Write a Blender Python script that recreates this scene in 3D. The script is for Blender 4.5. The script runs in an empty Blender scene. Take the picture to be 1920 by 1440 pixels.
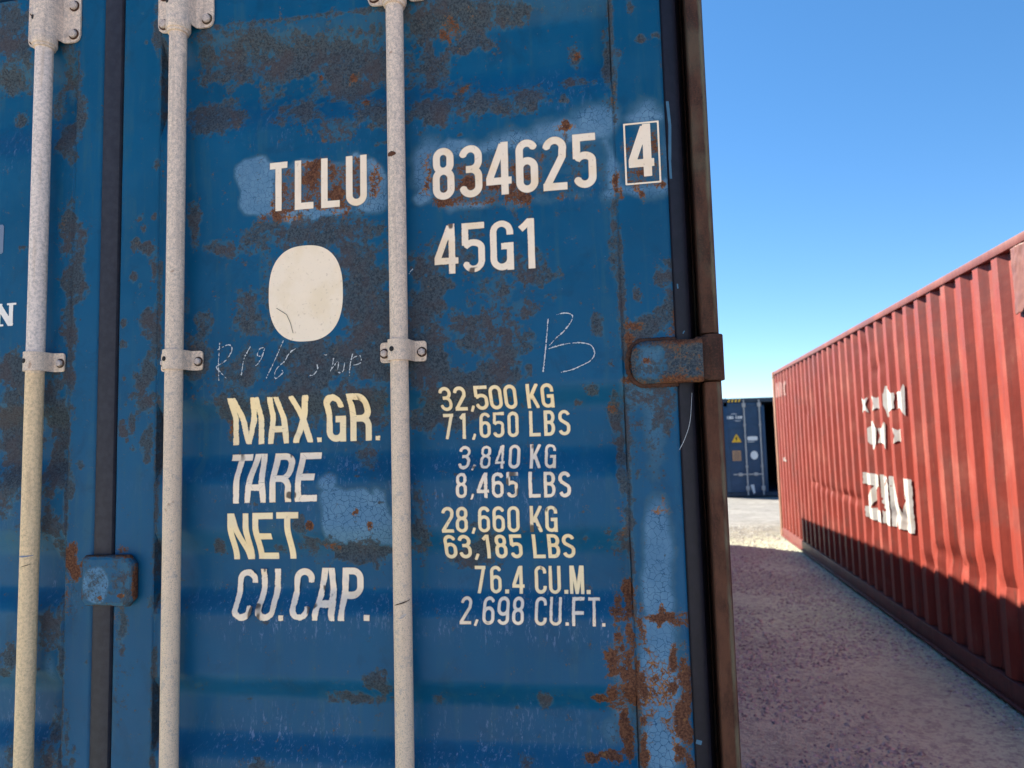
import bpy, bmesh, math, random
import numpy as np
from mathutils import Vector, Matrix
R = math.radians
random.seed(4)
SC = bpy.context.scene
COL = SC.collection

# ------------------------------------------------------------------ camera
YAW, PIT, ROL = R(-9.453), R(4.833), R(-1.567)
FPX = 1331.0
CAM = np.array([0.0, -1.36, 1.74])
_F = np.array([math.sin(YAW)*math.cos(PIT), math.cos(YAW)*math.cos(PIT), math.sin(PIT)])
_r0 = np.cross(_F, [0, 0, 1]); _r0 /= np.linalg.norm(_r0)
_u0 = np.cross(_r0, _F)
_r = _r0*math.cos(ROL)+_u0*math.sin(ROL)
_u = -_r0*math.sin(ROL)+_u0*math.cos(ROL)
cam_d = bpy.data.cameras.new("camera")
cam_d.sensor_width = 36; cam_d.lens = 36*FPX/1920
cam_d.clip_start = 0.05; cam_d.clip_end = 2000
cam = bpy.data.objects.new("camera", cam_d); COL.objects.link(cam)
mw = Matrix(((_r[0], _u[0], -_F[0], CAM[0]), (_r[1], _u[1], -_F[1], CAM[1]), (_r[2], _u[2], -_F[2], CAM[2]), (0, 0, 0, 1)))
cam.matrix_world = mw
cam_d.dof.use_dof = True; cam_d.dof.focus_distance = 1.42; cam_d.dof.aperture_fstop = 5.6
SC.camera = cam

# ------------------------------------------------------------------ world, sun
SUN_TO = Vector((-1, 0.867, 1.03)).normalized()
W = bpy.data.worlds.new("World"); SC.world = W; W.use_nodes = True
nt = W.node_tree
sky = nt.nodes.new("ShaderNodeTexSky"); sky.sky_type = 'NISHITA'; sky.sun_disc = False
sky.sun_elevation = math.asin(SUN_TO.z); sky.sun_rotation = math.atan2(SUN_TO.x, SUN_TO.y)
sky.air_density = 0.75; sky.dust_density = 0.05; sky.ozone_density = 2.5
bg = nt.nodes["Background"]; bg.inputs[1].default_value = 0.082
hsv = nt.nodes.new("ShaderNodeHueSaturation"); hsv.inputs['Saturation'].default_value = 1.35
gam = nt.nodes.new("ShaderNodeGamma"); gam.inputs[1].default_value = 0.82
nt.links.new(sky.outputs[0], gam.inputs[0]); nt.links.new(gam.outputs[0], hsv.inputs['Color']); nt.links.new(hsv.outputs[0], bg.inputs[0])
sd = bpy.data.lights.new("sun", 'SUN'); sd.energy = 4.2; sd.angle = R(0.5); sd.color = (1, 0.90, 0.76)
so = bpy.data.objects.new("sun", sd); COL.objects.link(so)
so.rotation_euler = SUN_TO.to_track_quat('Z', 'Y').to_euler(); so.location = (0, 0, 10)
SC.view_settings.view_transform = 'Standard'; SC.view_settings.look = 'None'
SC.view_settings.exposure = 1.86; SC.view_settings.gamma = 1

# ------------------------------------------------------------------ measuring helper: a photo point on the plane y = Y
def P(px, py, Y=0.0):
    d = _r*(px-960)/FPX - _u*(py-720)/FPX + _F
    t = (Y-CAM[1])/d[1]; q = CAM+t*d
    return float(q[0]), float(q[2])

# ------------------------------------------------------------------ noise for geometry and wear maps
def _hash(ix, iy, seed):
    n = (ix*374761393 + iy*668265263 + seed*974634777) & 0xffffffff
    n = ((n ^ (n >> 13))*1274126177) & 0xffffffff
    return ((n ^ (n >> 16)) & 0xffff)/65535.0
def vnoise(x, y, seed=0):
    x = np.asarray(x, float); y = np.asarray(y, float)
    xi = np.floor(x).astype(np.int64); yi = np.floor(y).astype(np.int64)
    xf = x-xi; yf = y-yi; u = xf*xf*(3-2*xf); v = yf*yf*(3-2*yf)
    a = _hash(xi, yi, seed); b = _hash(xi+1, yi, seed); c = _hash(xi, yi+1, seed); d = _hash(xi+1, yi+1, seed)
    return (a*(1-u)+b*u)*(1-v)+(c*(1-u)+d*u)*v
def fbm(x, y, s, seed=0, oct=4):
    t = 0; a = 0.5; n = 0
    for k in range(oct):
        t = t+a*vnoise(np.asarray(x)*s, np.asarray(y)*s, seed+k*17); n += a; a *= 0.55; s *= 2.03
    return t/n
def sst(a, b, x):
    t = np.clip((x-a)/(b-a), 0, 1); return t*t*(3-2*t)

# ------------------------------------------------------------------ object helpers
def empty(name, label=None, cat=None, loc=(0, 0, 0), group=None):
    o = bpy.data.objects.new(name, None); COL.objects.link(o); o.location = loc
    o.empty_display_size = 0.1
    if label: o["label"] = label
    if cat: o["category"] = cat
    if group: o["group"] = group
    return o
def mesh_obj(name, verts, faces, mat, parent=None, smooth=False, label=None):
    me = bpy.data.meshes.new(name); me.from_pydata([tuple(v) for v in verts], [], faces); me.update()
    o = bpy.data.objects.new(name, me); COL.objects.link(o)
    if mat: me.materials.append(mat)
    if parent: o.parent = parent
    if smooth:
        me.polygons.foreach_set("use_smooth", [True]*len(me.polygons))
    if label: o["label"] = label
    return o
class MB:
    def __init__(s): s.bm = bmesh.new()
    def box(s, x0, x1, y0, y1, z0, z1, bev=0.0, seg=2, M=None):
        r = bmesh.ops.create_cube(s.bm, size=1.0); vs = r['verts']
        for v in vs:
            v.co = Vector(((x0+x1)/2+v.co.x*(x1-x0), (y0+y1)/2+v.co.y*(y1-y0), (z0+z1)/2+v.co.z*(z1-z0)))
        if bev > 0:
            es = list({e for v in vs for e in v.link_edges})
            rb = bmesh.ops.bevel(s.bm, geom=es, offset=bev, segments=seg, affect='EDGES', profile=0.5)
            vs = list({v for f in rb['faces'] for v in f.verts} | {v for v in vs if v.is_valid})
        if M is not None: bmesh.ops.transform(s.bm, matrix=M, verts=vs)
        return s
    def cyl(s, c, axis, r, l, n=24, r2=None, bev=0.0):
        q = bmesh.ops.create_cone(s.bm, cap_ends=True, segments=n, radius1=r, radius2=r if r2 is None else r2, depth=l)
        m = Vector(axis).normalized().to_track_quat('Z', 'Y').to_matrix().to_4x4(); m.translation = Vector(c)
        vs = q['verts']
        bmesh.ops.transform(s.bm, matrix=m, verts=vs)
        if bev > 0:
            es = [e for e in {e for v in vs for e in v.link_edges} if len(e.link_faces) == 2 and e.calc_face_angle(0) > 1.0]
            bmesh.ops.bevel(s.bm, geom=es, offset=bev, segments=2, affect='EDGES', profile=0.5)
        return s
    def prism(s, pts, y0, y1, axis='y', bev=0.0):
        """outline pts (a,b) extruded; axis y: (x,z) outline, axis z: (x,y) outline, axis x: (y,z)"""
        def mk(p, t):
            return {'y': (p[0], t, p[1]), 'z': (p[0], p[1], t), 'x': (t, p[0], p[1])}[axis]
        a = [s.bm.verts.new(mk(p, y0)) for p in pts]; b = [s.bm.verts.new(mk(p, y1)) for p in pts]
        n = len(pts); f1 = s.bm.faces.new(a); f2 = s.bm.faces.new(b[::-1])
        for i in range(n): s.bm.faces.new((a[i], b[i], b[(i+1) % n], a[(i+1) % n]))
        if bev > 0:
            es = list(f1.edges)+list(f2.edges)
            bmesh.ops.bevel(s.bm, geom=es, offset=bev, segments=2, affect='EDGES', profile=0.5)
        return s
    def build(s, name, mat, parent=None, smooth=False, label=None, ang=35):
        bmesh.ops.recalc_face_normals(s.bm, faces=s.bm.faces[:])
        me = bpy.data.meshes.new(name); s.bm.to_mesh(me); s.bm.free()
        if mat: me.materials.append(mat)
        if smooth:
            me.polygons.foreach_set("use_smooth", [True]*len(me.polygons))
            me.set_sharp_from_angle(angle=R(ang))
        o = bpy.data.objects.new(name, me); COL.objects.link(o)
        if parent: o.parent = parent
        if label: o["label"] = label
        return o

# ------------------------------------------------------------------ materials
class NT:
    def __init__(s, name):
        s.m = bpy.data.materials.new(name); s.m.use_nodes = True
        s.t = s.m.node_tree; s.b = s.t.nodes["Principled BSDF"]
        s.tc = s.t.nodes.new("ShaderNodeTexCoord")
    def n(s, ty, **k):
        x = s.t.nodes.new(ty)
        for a, v in k.items(): setattr(x, a, v)
        return x
    def L(s, a, b): s.t.links.new(a, b)
    def inp(s, node, key, v):
        if isinstance(v, bpy.types.NodeSocket): s.L(v, node.inputs[key])
        else: node.inputs[key].default_value = v
    def coord(s, scale=(1, 1, 1), loc=(0, 0, 0), rot=(0, 0, 0)):
        m = s.n("ShaderNodeMapping"); m.inputs['Scale'].default_value = scale; m.inputs['Location'].default_value = loc; m.inputs['Rotation'].default_value = rot
        s.L(s.tc.outputs['Object'], m.inputs['Vector']); return m.outputs[0]
    def noise(s, scale, detail=4, rough=0.55, dist=0.0, vec=None, off=0.0):
        x = s.n("ShaderNodeTexNoise"); x.inputs['Scale'].default_value = scale; x.inputs['Detail'].default_value = detail
        x.inputs['Roughness'].default_value = rough; x.inputs['Distortion'].default_value = dist
        s.L(vec if vec is not None else s.coord(loc=(off, off*1.7, off*0.6)), x.inputs['Vector']); return x.outputs[0]
    def voro(s, scale, feature='F1', vec=None, rnd=1.0):
        x = s.n("ShaderNodeTexVoronoi", feature=feature); x.inputs['Scale'].default_value = scale; x.inputs['Randomness'].default_value = rnd
        s.L(vec if vec is not None else s.tc.outputs['Object'], x.inputs['Vector']); return x.outputs['Distance']
    def math(s, op, a, b=0.0, clamp=False):
        x = s.n("ShaderNodeMath", operation=op); x.use_clamp = clamp
        s.inp(x, 0, a); s.inp(x, 1, b); return x.outputs[0]
    def step(s, v, lo, hi, a=0.0, b=1.0):
        x = s.n("ShaderNodeMapRange", interpolation_type='SMOOTHSTEP')
        s.inp(x, 'Value', v); s.inp(x, 'From Min', lo); s.inp(x, 'From Max', hi); s.inp(x, 'To Min', a); s.inp(x, 'To Max', b); return x.outputs[0]
    def mix(s, f, a, b, mode='MIX'):
        x = s.n("ShaderNodeMix", data_type='RGBA', blend_type=mode)
        s.inp(x, 0, f)
        for k, v in ((6, a), (7, b)):
            if isinstance(v, bpy.types.NodeSocket): s.L(v, x.inputs[k])
            else: x.inputs[k].default_value = (*v, 1) if len(v) == 3 else v
        return x.outputs[2]
    def attr(s, name):
        x = s.n("ShaderNodeAttribute"); x.attribute_name = name; return x
    def color(s, c):
        if isinstance(c, bpy.types.NodeSocket): s.L(c, s.b.inputs['Base Color'])
        else: s.b.inputs['Base Color'].default_value = (*c, 1)
    def rough(s, r): s.inp(s.b, 'Roughness', r)
    def spec(s, r): s.inp(s.b, 'Specular IOR Level', r)
    def bump(s, h, strength=0.3, dist=0.001, prev=None):
        x = s.n("ShaderNodeBump"); s.inp(x, 'Height', h); x.inputs['Strength'].default_value = strength; x.inputs['Distance'].default_value = dist
        if prev is not None: s.L(prev, x.inputs['Normal'])
        s.L(x.outputs[0], s.b.inputs['Normal']); return x.outputs[0]

def mat_blue(name="weathered_blue_paint"):
    k = NT(name)
    a = k.attr("wear"); sp = k.n("ShaderNodeSeparateColor"); k.L(a.outputs['Color'], sp.inputs[0])
    rust, stain, fade = sp.outputs[0], sp.outputs[1], sp.outputs[2]; scuff = a.outputs['Alpha']
    n1 = k.noise(3.0, 3); n2 = k.noise(40, 5, .6, off=3); n3 = k.noise(230, 4, .65, off=5); n4 = k.noise(14, 5, .6, .4, off=9); n5 = k.noise(700, 2, .6, off=2)
    base = k.mix(k.step(n1, .3, .7), (0.001, 0.070, 0.165), (0.002, 0.088, 0.205))
    base = k.mix(k.step(n4, .45, .75, 0, .35), base, (0.008, 0.092, 0.195))
    stv = k.noise(1.0, 5, .65, .5, vec=k.coord(scale=(34, 34, 2.2))); gr = k.noise(6.5, 5, .7, 1.0, off=83)
    base = k.mix(k.math('MULTIPLY', k.step(stv, .50, .66), k.step(gr, .40, .60, .10, .42)), base, (0.030, 0.105, 0.155))
    base = k.mix(k.step(k.noise(9, 6, .75, .6, off=90), .52, .66, 0, .35), base, (0.004, 0.045, 0.105))
    # scuffs: thin rubbed vertical waves and flecks
    wv = k.noise(1.0, 4, .6, 1.2, vec=k.coord(scale=(95, 95, 22)))
    wv2 = k.noise(1.0, 5, .75, .6, vec=k.coord(scale=(210, 210, 70)))
    sc = k.math('MULTIPLY', k.step(wv, .50, .62), k.step(wv2, .48, .62))
    scm = k.math('MULTIPLY', sc, scuff)
    base = k.mix(k.math('MULTIPLY', scuff, .22), base, (0.018, 0.080, 0.190))
    base = k.mix(k.math('MULTIPLY', scm, .75), base, (0.17, 0.24, 0.40))
    # rare specks of bare flecks
    vd = k.voro(60, 'F1'); fl = k.step(vd, .05, .09, 1, 0); flm = k.math('MULTIPLY', fl, k.step(n2, .58, .62))
    base = k.mix(k.math('MULTIPLY', flm, .5), base, (0.18, 0.26, 0.38))
    # faded, crazed paint
    fm = k.step(k.math('ADD', fade, k.math('MULTIPLY', k.math('SUBTRACT', n2, .5), .25)), .25, .72)
    fcol = k.mix(k.step(n4, .35, .7), (0.092, 0.205, 0.345), (0.135, 0.262, 0.405))
    wob = k.n("ShaderNodeVectorMath", operation='ADD'); k.L(k.tc.outputs['Object'], wob.inputs[0])
    wn = k.n("ShaderNodeTexNoise"); wn.inputs['Scale'].default_value = 90; k.L(k.tc.outputs['Object'], wn.inputs['Vector'])
    ws = k.n("ShaderNodeVectorMath", operation='SCALE'); k.L(wn.outputs['Color'], ws.inputs[0]); ws.inputs[3].default_value = .012; k.L(ws.outputs[0], wob.inputs[1])
    cr = k.voro(86, 'DISTANCE_TO_EDGE', vec=wob.outputs[0]); crk = k.step(cr, .010, .045, 1, 0)
    crk = k.math('MULTIPLY', crk, k.step(k.noise(11, 2, off=21), .30, .52, .45, 1))
    fcol2 = k.mix(k.math('MULTIPLY', crk, .85), fcol, (0.018, 0.075, 0.17))
    base = k.mix(fm, base, fcol2)
    edge_f = k.math('MULTIPLY', k.step(k.math('ADD', fade, k.math('MULTIPLY', k.math('SUBTRACT', n2, .5), .5)), .16, .38), k.math('SUBTRACT', 1.0, fm))
    base = k.mix(k.math('MULTIPLY', edge_f, .45), base, (0.045, 0.115, 0.165))
    # stain: dark speckled patina where the paint has gone thin
    n7 = k.noise(105, 4, .7, off=71)
    sv = k.math('ADD', k.math('ADD', stain, k.math('MULTIPLY', k.math('SUBTRACT', n7, .5), 1.1)), k.math('ADD', k.math('MULTIPLY', k.math('SUBTRACT', n2, .5), 1.9), k.math('MULTIPLY', k.math('SUBTRACT', n3, .5), 1.3)))
    halo = k.step(k.math('ADD', stain, k.math('MULTIPLY', k.math('SUBTRACT', n2, .5), .6)), .26, .46)
    base = k.mix(k.math('MULTIPLY', halo, .45), base, (0.045, 0.125, 0.185))
    sm = k.step(sv, .30, .70)
    scol = k.mix(k.step(n3, .35, .62), (0.026, 0.027, 0.031), (0.072, 0.082, 0.096))
    scol = k.mix(k.step(n4, .46, .62, 0, .55), scol, (0.082, 0.050, 0.044))
    scol = k.mix(k.step(n5, .60, .70, 0, .5), scol, (0.18, 0.18, 0.20))
    base = k.mix(k.math('MULTIPLY', sm, .84), base, scol)
    # small satellite pits round the patches
    vs = k.voro(88, 'F1'); pit = k.math('MULTIPLY', k.step(vs, .14, .26, 1, 0), k.step(k.math('ADD', stain, k.math('MULTIPLY', n4, .30)), .19, .27))
    base = k.mix(k.math('MULTIPLY', pit, .7), base, (0.055, 0.050, 0.055))
    # rust
    rv = k.math('ADD', rust, k.math('ADD', k.math('MULTIPLY', k.math('SUBTRACT', n2, .5), 1.5), k.math('MULTIPLY', k.math('SUBTRACT', n3, .5), 1.5)))
    rm = k.step(rv, .46, .56)
    rcol = k.mix(k.step(n3, .38, .62), (0.070, 0.030, 0.022), (0.165, 0.072, 0.042))
    rcol = k.mix(k.step(k.noise(60, 3, off=31), .60, .76, 0, .8), rcol, (0.27, 0.13, 0.050))
    rh = k.step(rv, .26, .46)
    base = k.mix(k.math('MULTIPLY', rh, .38), base, (0.13, 0.115, 0.085))
    base = k.mix(k.math('MULTIPLY', k.math('MULTIPLY', k.step(cr, .03, .13, 1, 0), fm), k.step(k.math('ADD', rust, k.math('MULTIPLY', k.math('SUBTRACT', n2, .5), .8)), .24, .42)), base, (0.30, 0.13, 0.045))
    base = k.mix(rm, base, rcol)
    k.color(base)
    dull = k.math('MAXIMUM', k.math('MAXIMUM', sm, rm), k.math('MULTIPLY', fm, .6))
    ro = k.math('ADD', k.math('MULTIPLY', dull, .42), k.step(n4, .3, .7, .36, .48)); k.rough(ro)
    k.spec(k.math('SUBTRACT', .20, k.math('MULTIPLY', dull, .10)))
    h = k.math('ADD', k.math('MULTIPLY', k.math('MULTIPLY', n3, dull), 1.0), k.math('MULTIPLY', crk, k.math('MULTIPLY', fm, -.7)))
    p = k.bump(h, .55, .0012)
    k.bump(k.math('ADD', k.noise(18, 3, off=40), k.math('MULTIPLY', n5, .03)), .18, .004, prev=p)
    return k.m

def mat_metal_paint(name, c1, c2, scale=120, rough=.6, speck=None, bump=.3, metal=0.0, spec=.4, big=6, bigmix=.3, bigc=None, bd=.001):
    k = NT(name)
    n1 = k.noise(scale, 4, .65); n2 = k.noise(big, 4, .6, off=7)
    c = k.mix(k.step(n1, .35, .65), c1, c2)
    if bigc: c = k.mix(k.step(n2, .45, .68, 0, bigmix), c, bigc)
    if speck:
        c = k.mix(k.step(k.noise(scale*2.2, 3, .6, off=13), .58, .68, 0, .8), c, speck)
    k.color(c); k.rough(rough); k.spec(spec); k.b.inputs['Metallic'].default_value = metal
    if bump: k.bump(n1, bump, bd)
    return k.m

def mat_galv():
    k = NT("weathered_galvanised_steel")
    n1 = k.noise(150, 4, .65); n2 = k.noise(9, 3, off=7); n3 = k.noise(480, 3, .7, off=3)
    z = k.n("ShaderNodeSeparateXYZ"); k.L(k.tc.outputs['Object'], z.inputs[0])
    c = k.mix(k.step(n1, .36, .66), (0.84, 0.67, 0.56), (0.60, 0.49, 0.43))
    c = k.mix(k.step(k.noise(1.0, 5, .7, .4, vec=k.coord(scale=(70, 70, 5))), .50, .66, 0, .45), c, (0.38, 0.31, 0.28))
    low = k.step(z.outputs['Z'], 1.35, 2.45, .75, 0)
    c = k.mix(low, c, (0.80, 0.59, 0.42))
    c = k.mix(k.step(k.noise(70, 4, .7, off=15), .55, .66, 0, .5), c, (0.42, 0.36, 0.35))
    c = k.mix(k.step(n3, .52, .64, 0, .6), c, (0.20, 0.16, 0.15))
    c = k.mix(k.step(k.noise(24, 3, .6, off=45), .66, .72, 0, .6), c, (0.30, 0.16, 0.10))
    k.color(c); k.rough(.62); k.spec(.35); k.bump(k.math('ADD', n3, k.math('MULTIPLY', n1, .6)), .4, .0008)
    return k.m
def mat_galv_yellow():
    k = NT("yellowed_galvanised_steel")
    n1 = k.noise(150, 4, .65); n3 = k.noise(480, 3, .7, off=3)
    z = k.n("ShaderNodeSeparateXYZ"); k.L(k.tc.outputs['Object'], z.inputs[0])
    up = k.mix(k.step(n1, .38, .68), (0.84, 0.70, 0.64), (0.56, 0.48, 0.46))
    lo = k.mix(k.step(n1, .38, .68), (0.86, 0.62, 0.38), (0.64, 0.46, 0.29))
    c = k.mix(k.step(z.outputs['Z'], 1.915, 1.93), lo, up)
    c = k.mix(k.step(k.noise(1.0, 5, .7, .4, vec=k.coord(scale=(70, 70, 5))), .52, .66, 0, .35), c, (0.42, 0.30, 0.20))
    c = k.mix(k.step(n3, .54, .70, 0, .5), c, (0.20, 0.14, 0.10))
    k.color(c); k.rough(.62); k.spec(.35); k.bump(k.math('ADD', n3, k.math('MULTIPLY', n1, .6)), .4, .0008)
    return k.m
def mat_vinyl(name, c, dirty=(0.88, 0.62, 0.36)):
    k = NT(name)
    n1 = k.noise(14, 4, .6, off=4); n2 = k.noise(160, 3, .6, off=8)
    x = k.mix(k.step(n1, .46, .70, 0, .42), c, dirty)
    x = k.mix(k.step(n2, .60, .72, 0, .35), x, (0.45, 0.30, 0.20))
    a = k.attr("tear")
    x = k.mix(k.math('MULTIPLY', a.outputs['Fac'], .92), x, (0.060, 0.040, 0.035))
    k.color(x); k.rough(.45); k.spec(.3); k.bump(n1, .1, .002)
    return k.m
def mat_rusty(name="rusted_brown_steel", green=.35, c1=(0.040, 0.022, 0.018), c2=(0.085, 0.042, 0.030), edge=False):
    k = NT(name)
    n1 = k.noise(38, 5, .65, vec=k.coord(scale=(1, 1, .35))); n2 = k.noise(260, 4, .65, off=5); n3 = k.noise(9, 3, .5, off=12)
    c = k.mix(k.step(n1, .35, .65), c1, c2)
    c = k.mix(k.step(n2, .48, .66, 0, .6), c, (0.115, 0.044, 0.030))
    c = k.mix(k.step(n3, .52, .66, 0, green), c, (0.12, 0.13, 0.095))
    if edge:
        z = k.n("ShaderNodeSeparateXYZ"); k.L(k.tc.outputs['Object'], z.inputs[0])
        e = k.math('MULTIPLY', k.step(k.math('ADD', z.outputs['X'], k.math('MULTIPLY', n1, .010)), .1615, .1680), k.step(n3, .36, .55, .25, .9))
        c = k.mix(e, c, (0.155, 0.150, 0.100))
    k.color(c); k.rough(.8); k.spec(.2); k.bump(k.math('ADD', n2, n1), .6, .0015)
    return k.m

BLUE = mat_blue()
GALV = mat_galv(); GALVY = mat_galv_yellow()
RUBBER = mat_metal_paint("dark_rubber_seal", (0.020, 0.020, 0.032), (0.030, 0.030, 0.044), 60, .55, spec=.35, bump=.08)
RUBBER2 = mat_metal_paint("dark_rubber_lip", (0.006, 0.006, 0.014), (0.010, 0.009, 0.020), 60, .5, spec=.35, bump=.08)
DARK = mat_metal_paint("dark_hole", (0.012, 0.012, 0.016), (0.02, 0.02, 0.024), 60, .8, bump=0)
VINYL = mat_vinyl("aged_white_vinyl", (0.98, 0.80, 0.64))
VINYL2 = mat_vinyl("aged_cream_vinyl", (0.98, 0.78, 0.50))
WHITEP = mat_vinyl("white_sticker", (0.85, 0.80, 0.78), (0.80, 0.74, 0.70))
CHALK = mat_metal_paint("white_chalk", (0.42, 0.46, 0.52), (0.62, 0.64, 0.68), 300, .95, bump=0, spec=.1)
RUST = mat_rusty()
RUSTO = mat_rusty("rusted_orange_steel", .10, (0.055, 0.024, 0.016), (0.115, 0.048, 0.029), True)
RUSTE = mat_rusty("rusted_edge_steel", .25, edge=True)
BOLT = mat_metal_paint("dull_steel_bolt", (0.66, 0.55, 0.51), (0.44, 0.37, 0.35), 300, .6, speck=(0.16, 0.09, 0.06), bump=.3)
STICKG = mat_metal_paint("grey_sticker", (0.16, 0.20, 0.30), (0.17, 0.21, 0.31), 60, .4, bump=0)
PALE = mat_metal_paint("pale_grey_edge", (0.20, 0.22, 0.21), (0.12, 0.11, 0.10), 60, .7)
# ------------------------------------------------------------------ NEAR CONTAINER: doors
near = empty("shipping_container", "weathered blue container with rust stains and TLLU 834625 lettering", "shipping container")
# y of the door skin at height z (0 = frame face; grooves 30 mm deep)
GD = 0.026
ZP = lambda py: P(440, py)[1]
GROOVES = [(ZP(45), ZP(112), ZP(172), ZP(255)), (ZP(738), ZP(792), ZP(850), ZP(912)), (ZP(985), ZP(1050), ZP(1103), ZP(1157)), (ZP(1262), ZP(1322), ZP(1375), ZP(1432))]
zz = GROOVES[-1][0]-0.28
while zz > 0.45:
    GROOVES.append((zz, zz-.063, zz-.118, zz-.178)); zz -= 0.275
def prof(z):
    z = np.asarray(z, float); y = np.zeros_like(z)+0.002
    for a, b, c, d in GROOVES:
        t = np.where(z > b, sst(a+.004, b-.004, z) if False else np.clip((a-z)/(a-b), 0, 1), np.clip((z-d)/(c-d), 0, 1))
        t = np.where((z < a) & (z > d), t, 0)
        t = t*t*(3-2*t)
        y = y+GD*t
    return y
def skin(x, z):
    return prof(z)+.0035*(fbm(x, z, 4.5, 3)-.5)+.0012*(fbm(x, z, 30, 5)-.5)
DOOR_Z0, DOOR_Z1 = 0.17, 2.80
def blobfield(X, Z, blobs, seed, namp=.75, nscale=22):
    n = fbm(X, Z, nscale, seed, 4)-.5; n2 = fbm(X, Z, nscale*4, seed+50, 3)-.5
    out = np.zeros_like(X)
    for b in blobs:
        cx, cy, rx, ry = b[:4]; s = b[4] if len(b) > 4 else 1.0
        x, z = P(cx, cy); k = 1/920.0
        m = (np.abs(X-x) < rx*k*2.2+.01) & (np.abs(Z-z) < ry*k*2.2+.01)
        if not m.any(): continue
        if len(b) > 5:
            qx = np.abs(X[m]-x)-rx*k+.022; qz = np.abs(Z[m]-z)-ry*k+.022
            d = (np.hypot(np.maximum(qx, 0), np.maximum(qz, 0))+np.minimum(np.maximum(qx, qz), 0)-.022)/(.012 if b[5] < .3 else .020)
            v = s*sst(.8, -.8, d+n[m]*5.5*b[5])
        else:
            d = np.sqrt(((X[m]-x)/(rx*k))**2+((Z[m]-z)/(ry*k))**2)
            v = s*sst(1.6, .2, d+n[m]*namp*2.6+n2[m]*namp*1.5)
        out[m] = np.maximum(out[m], v)
    return out
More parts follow.
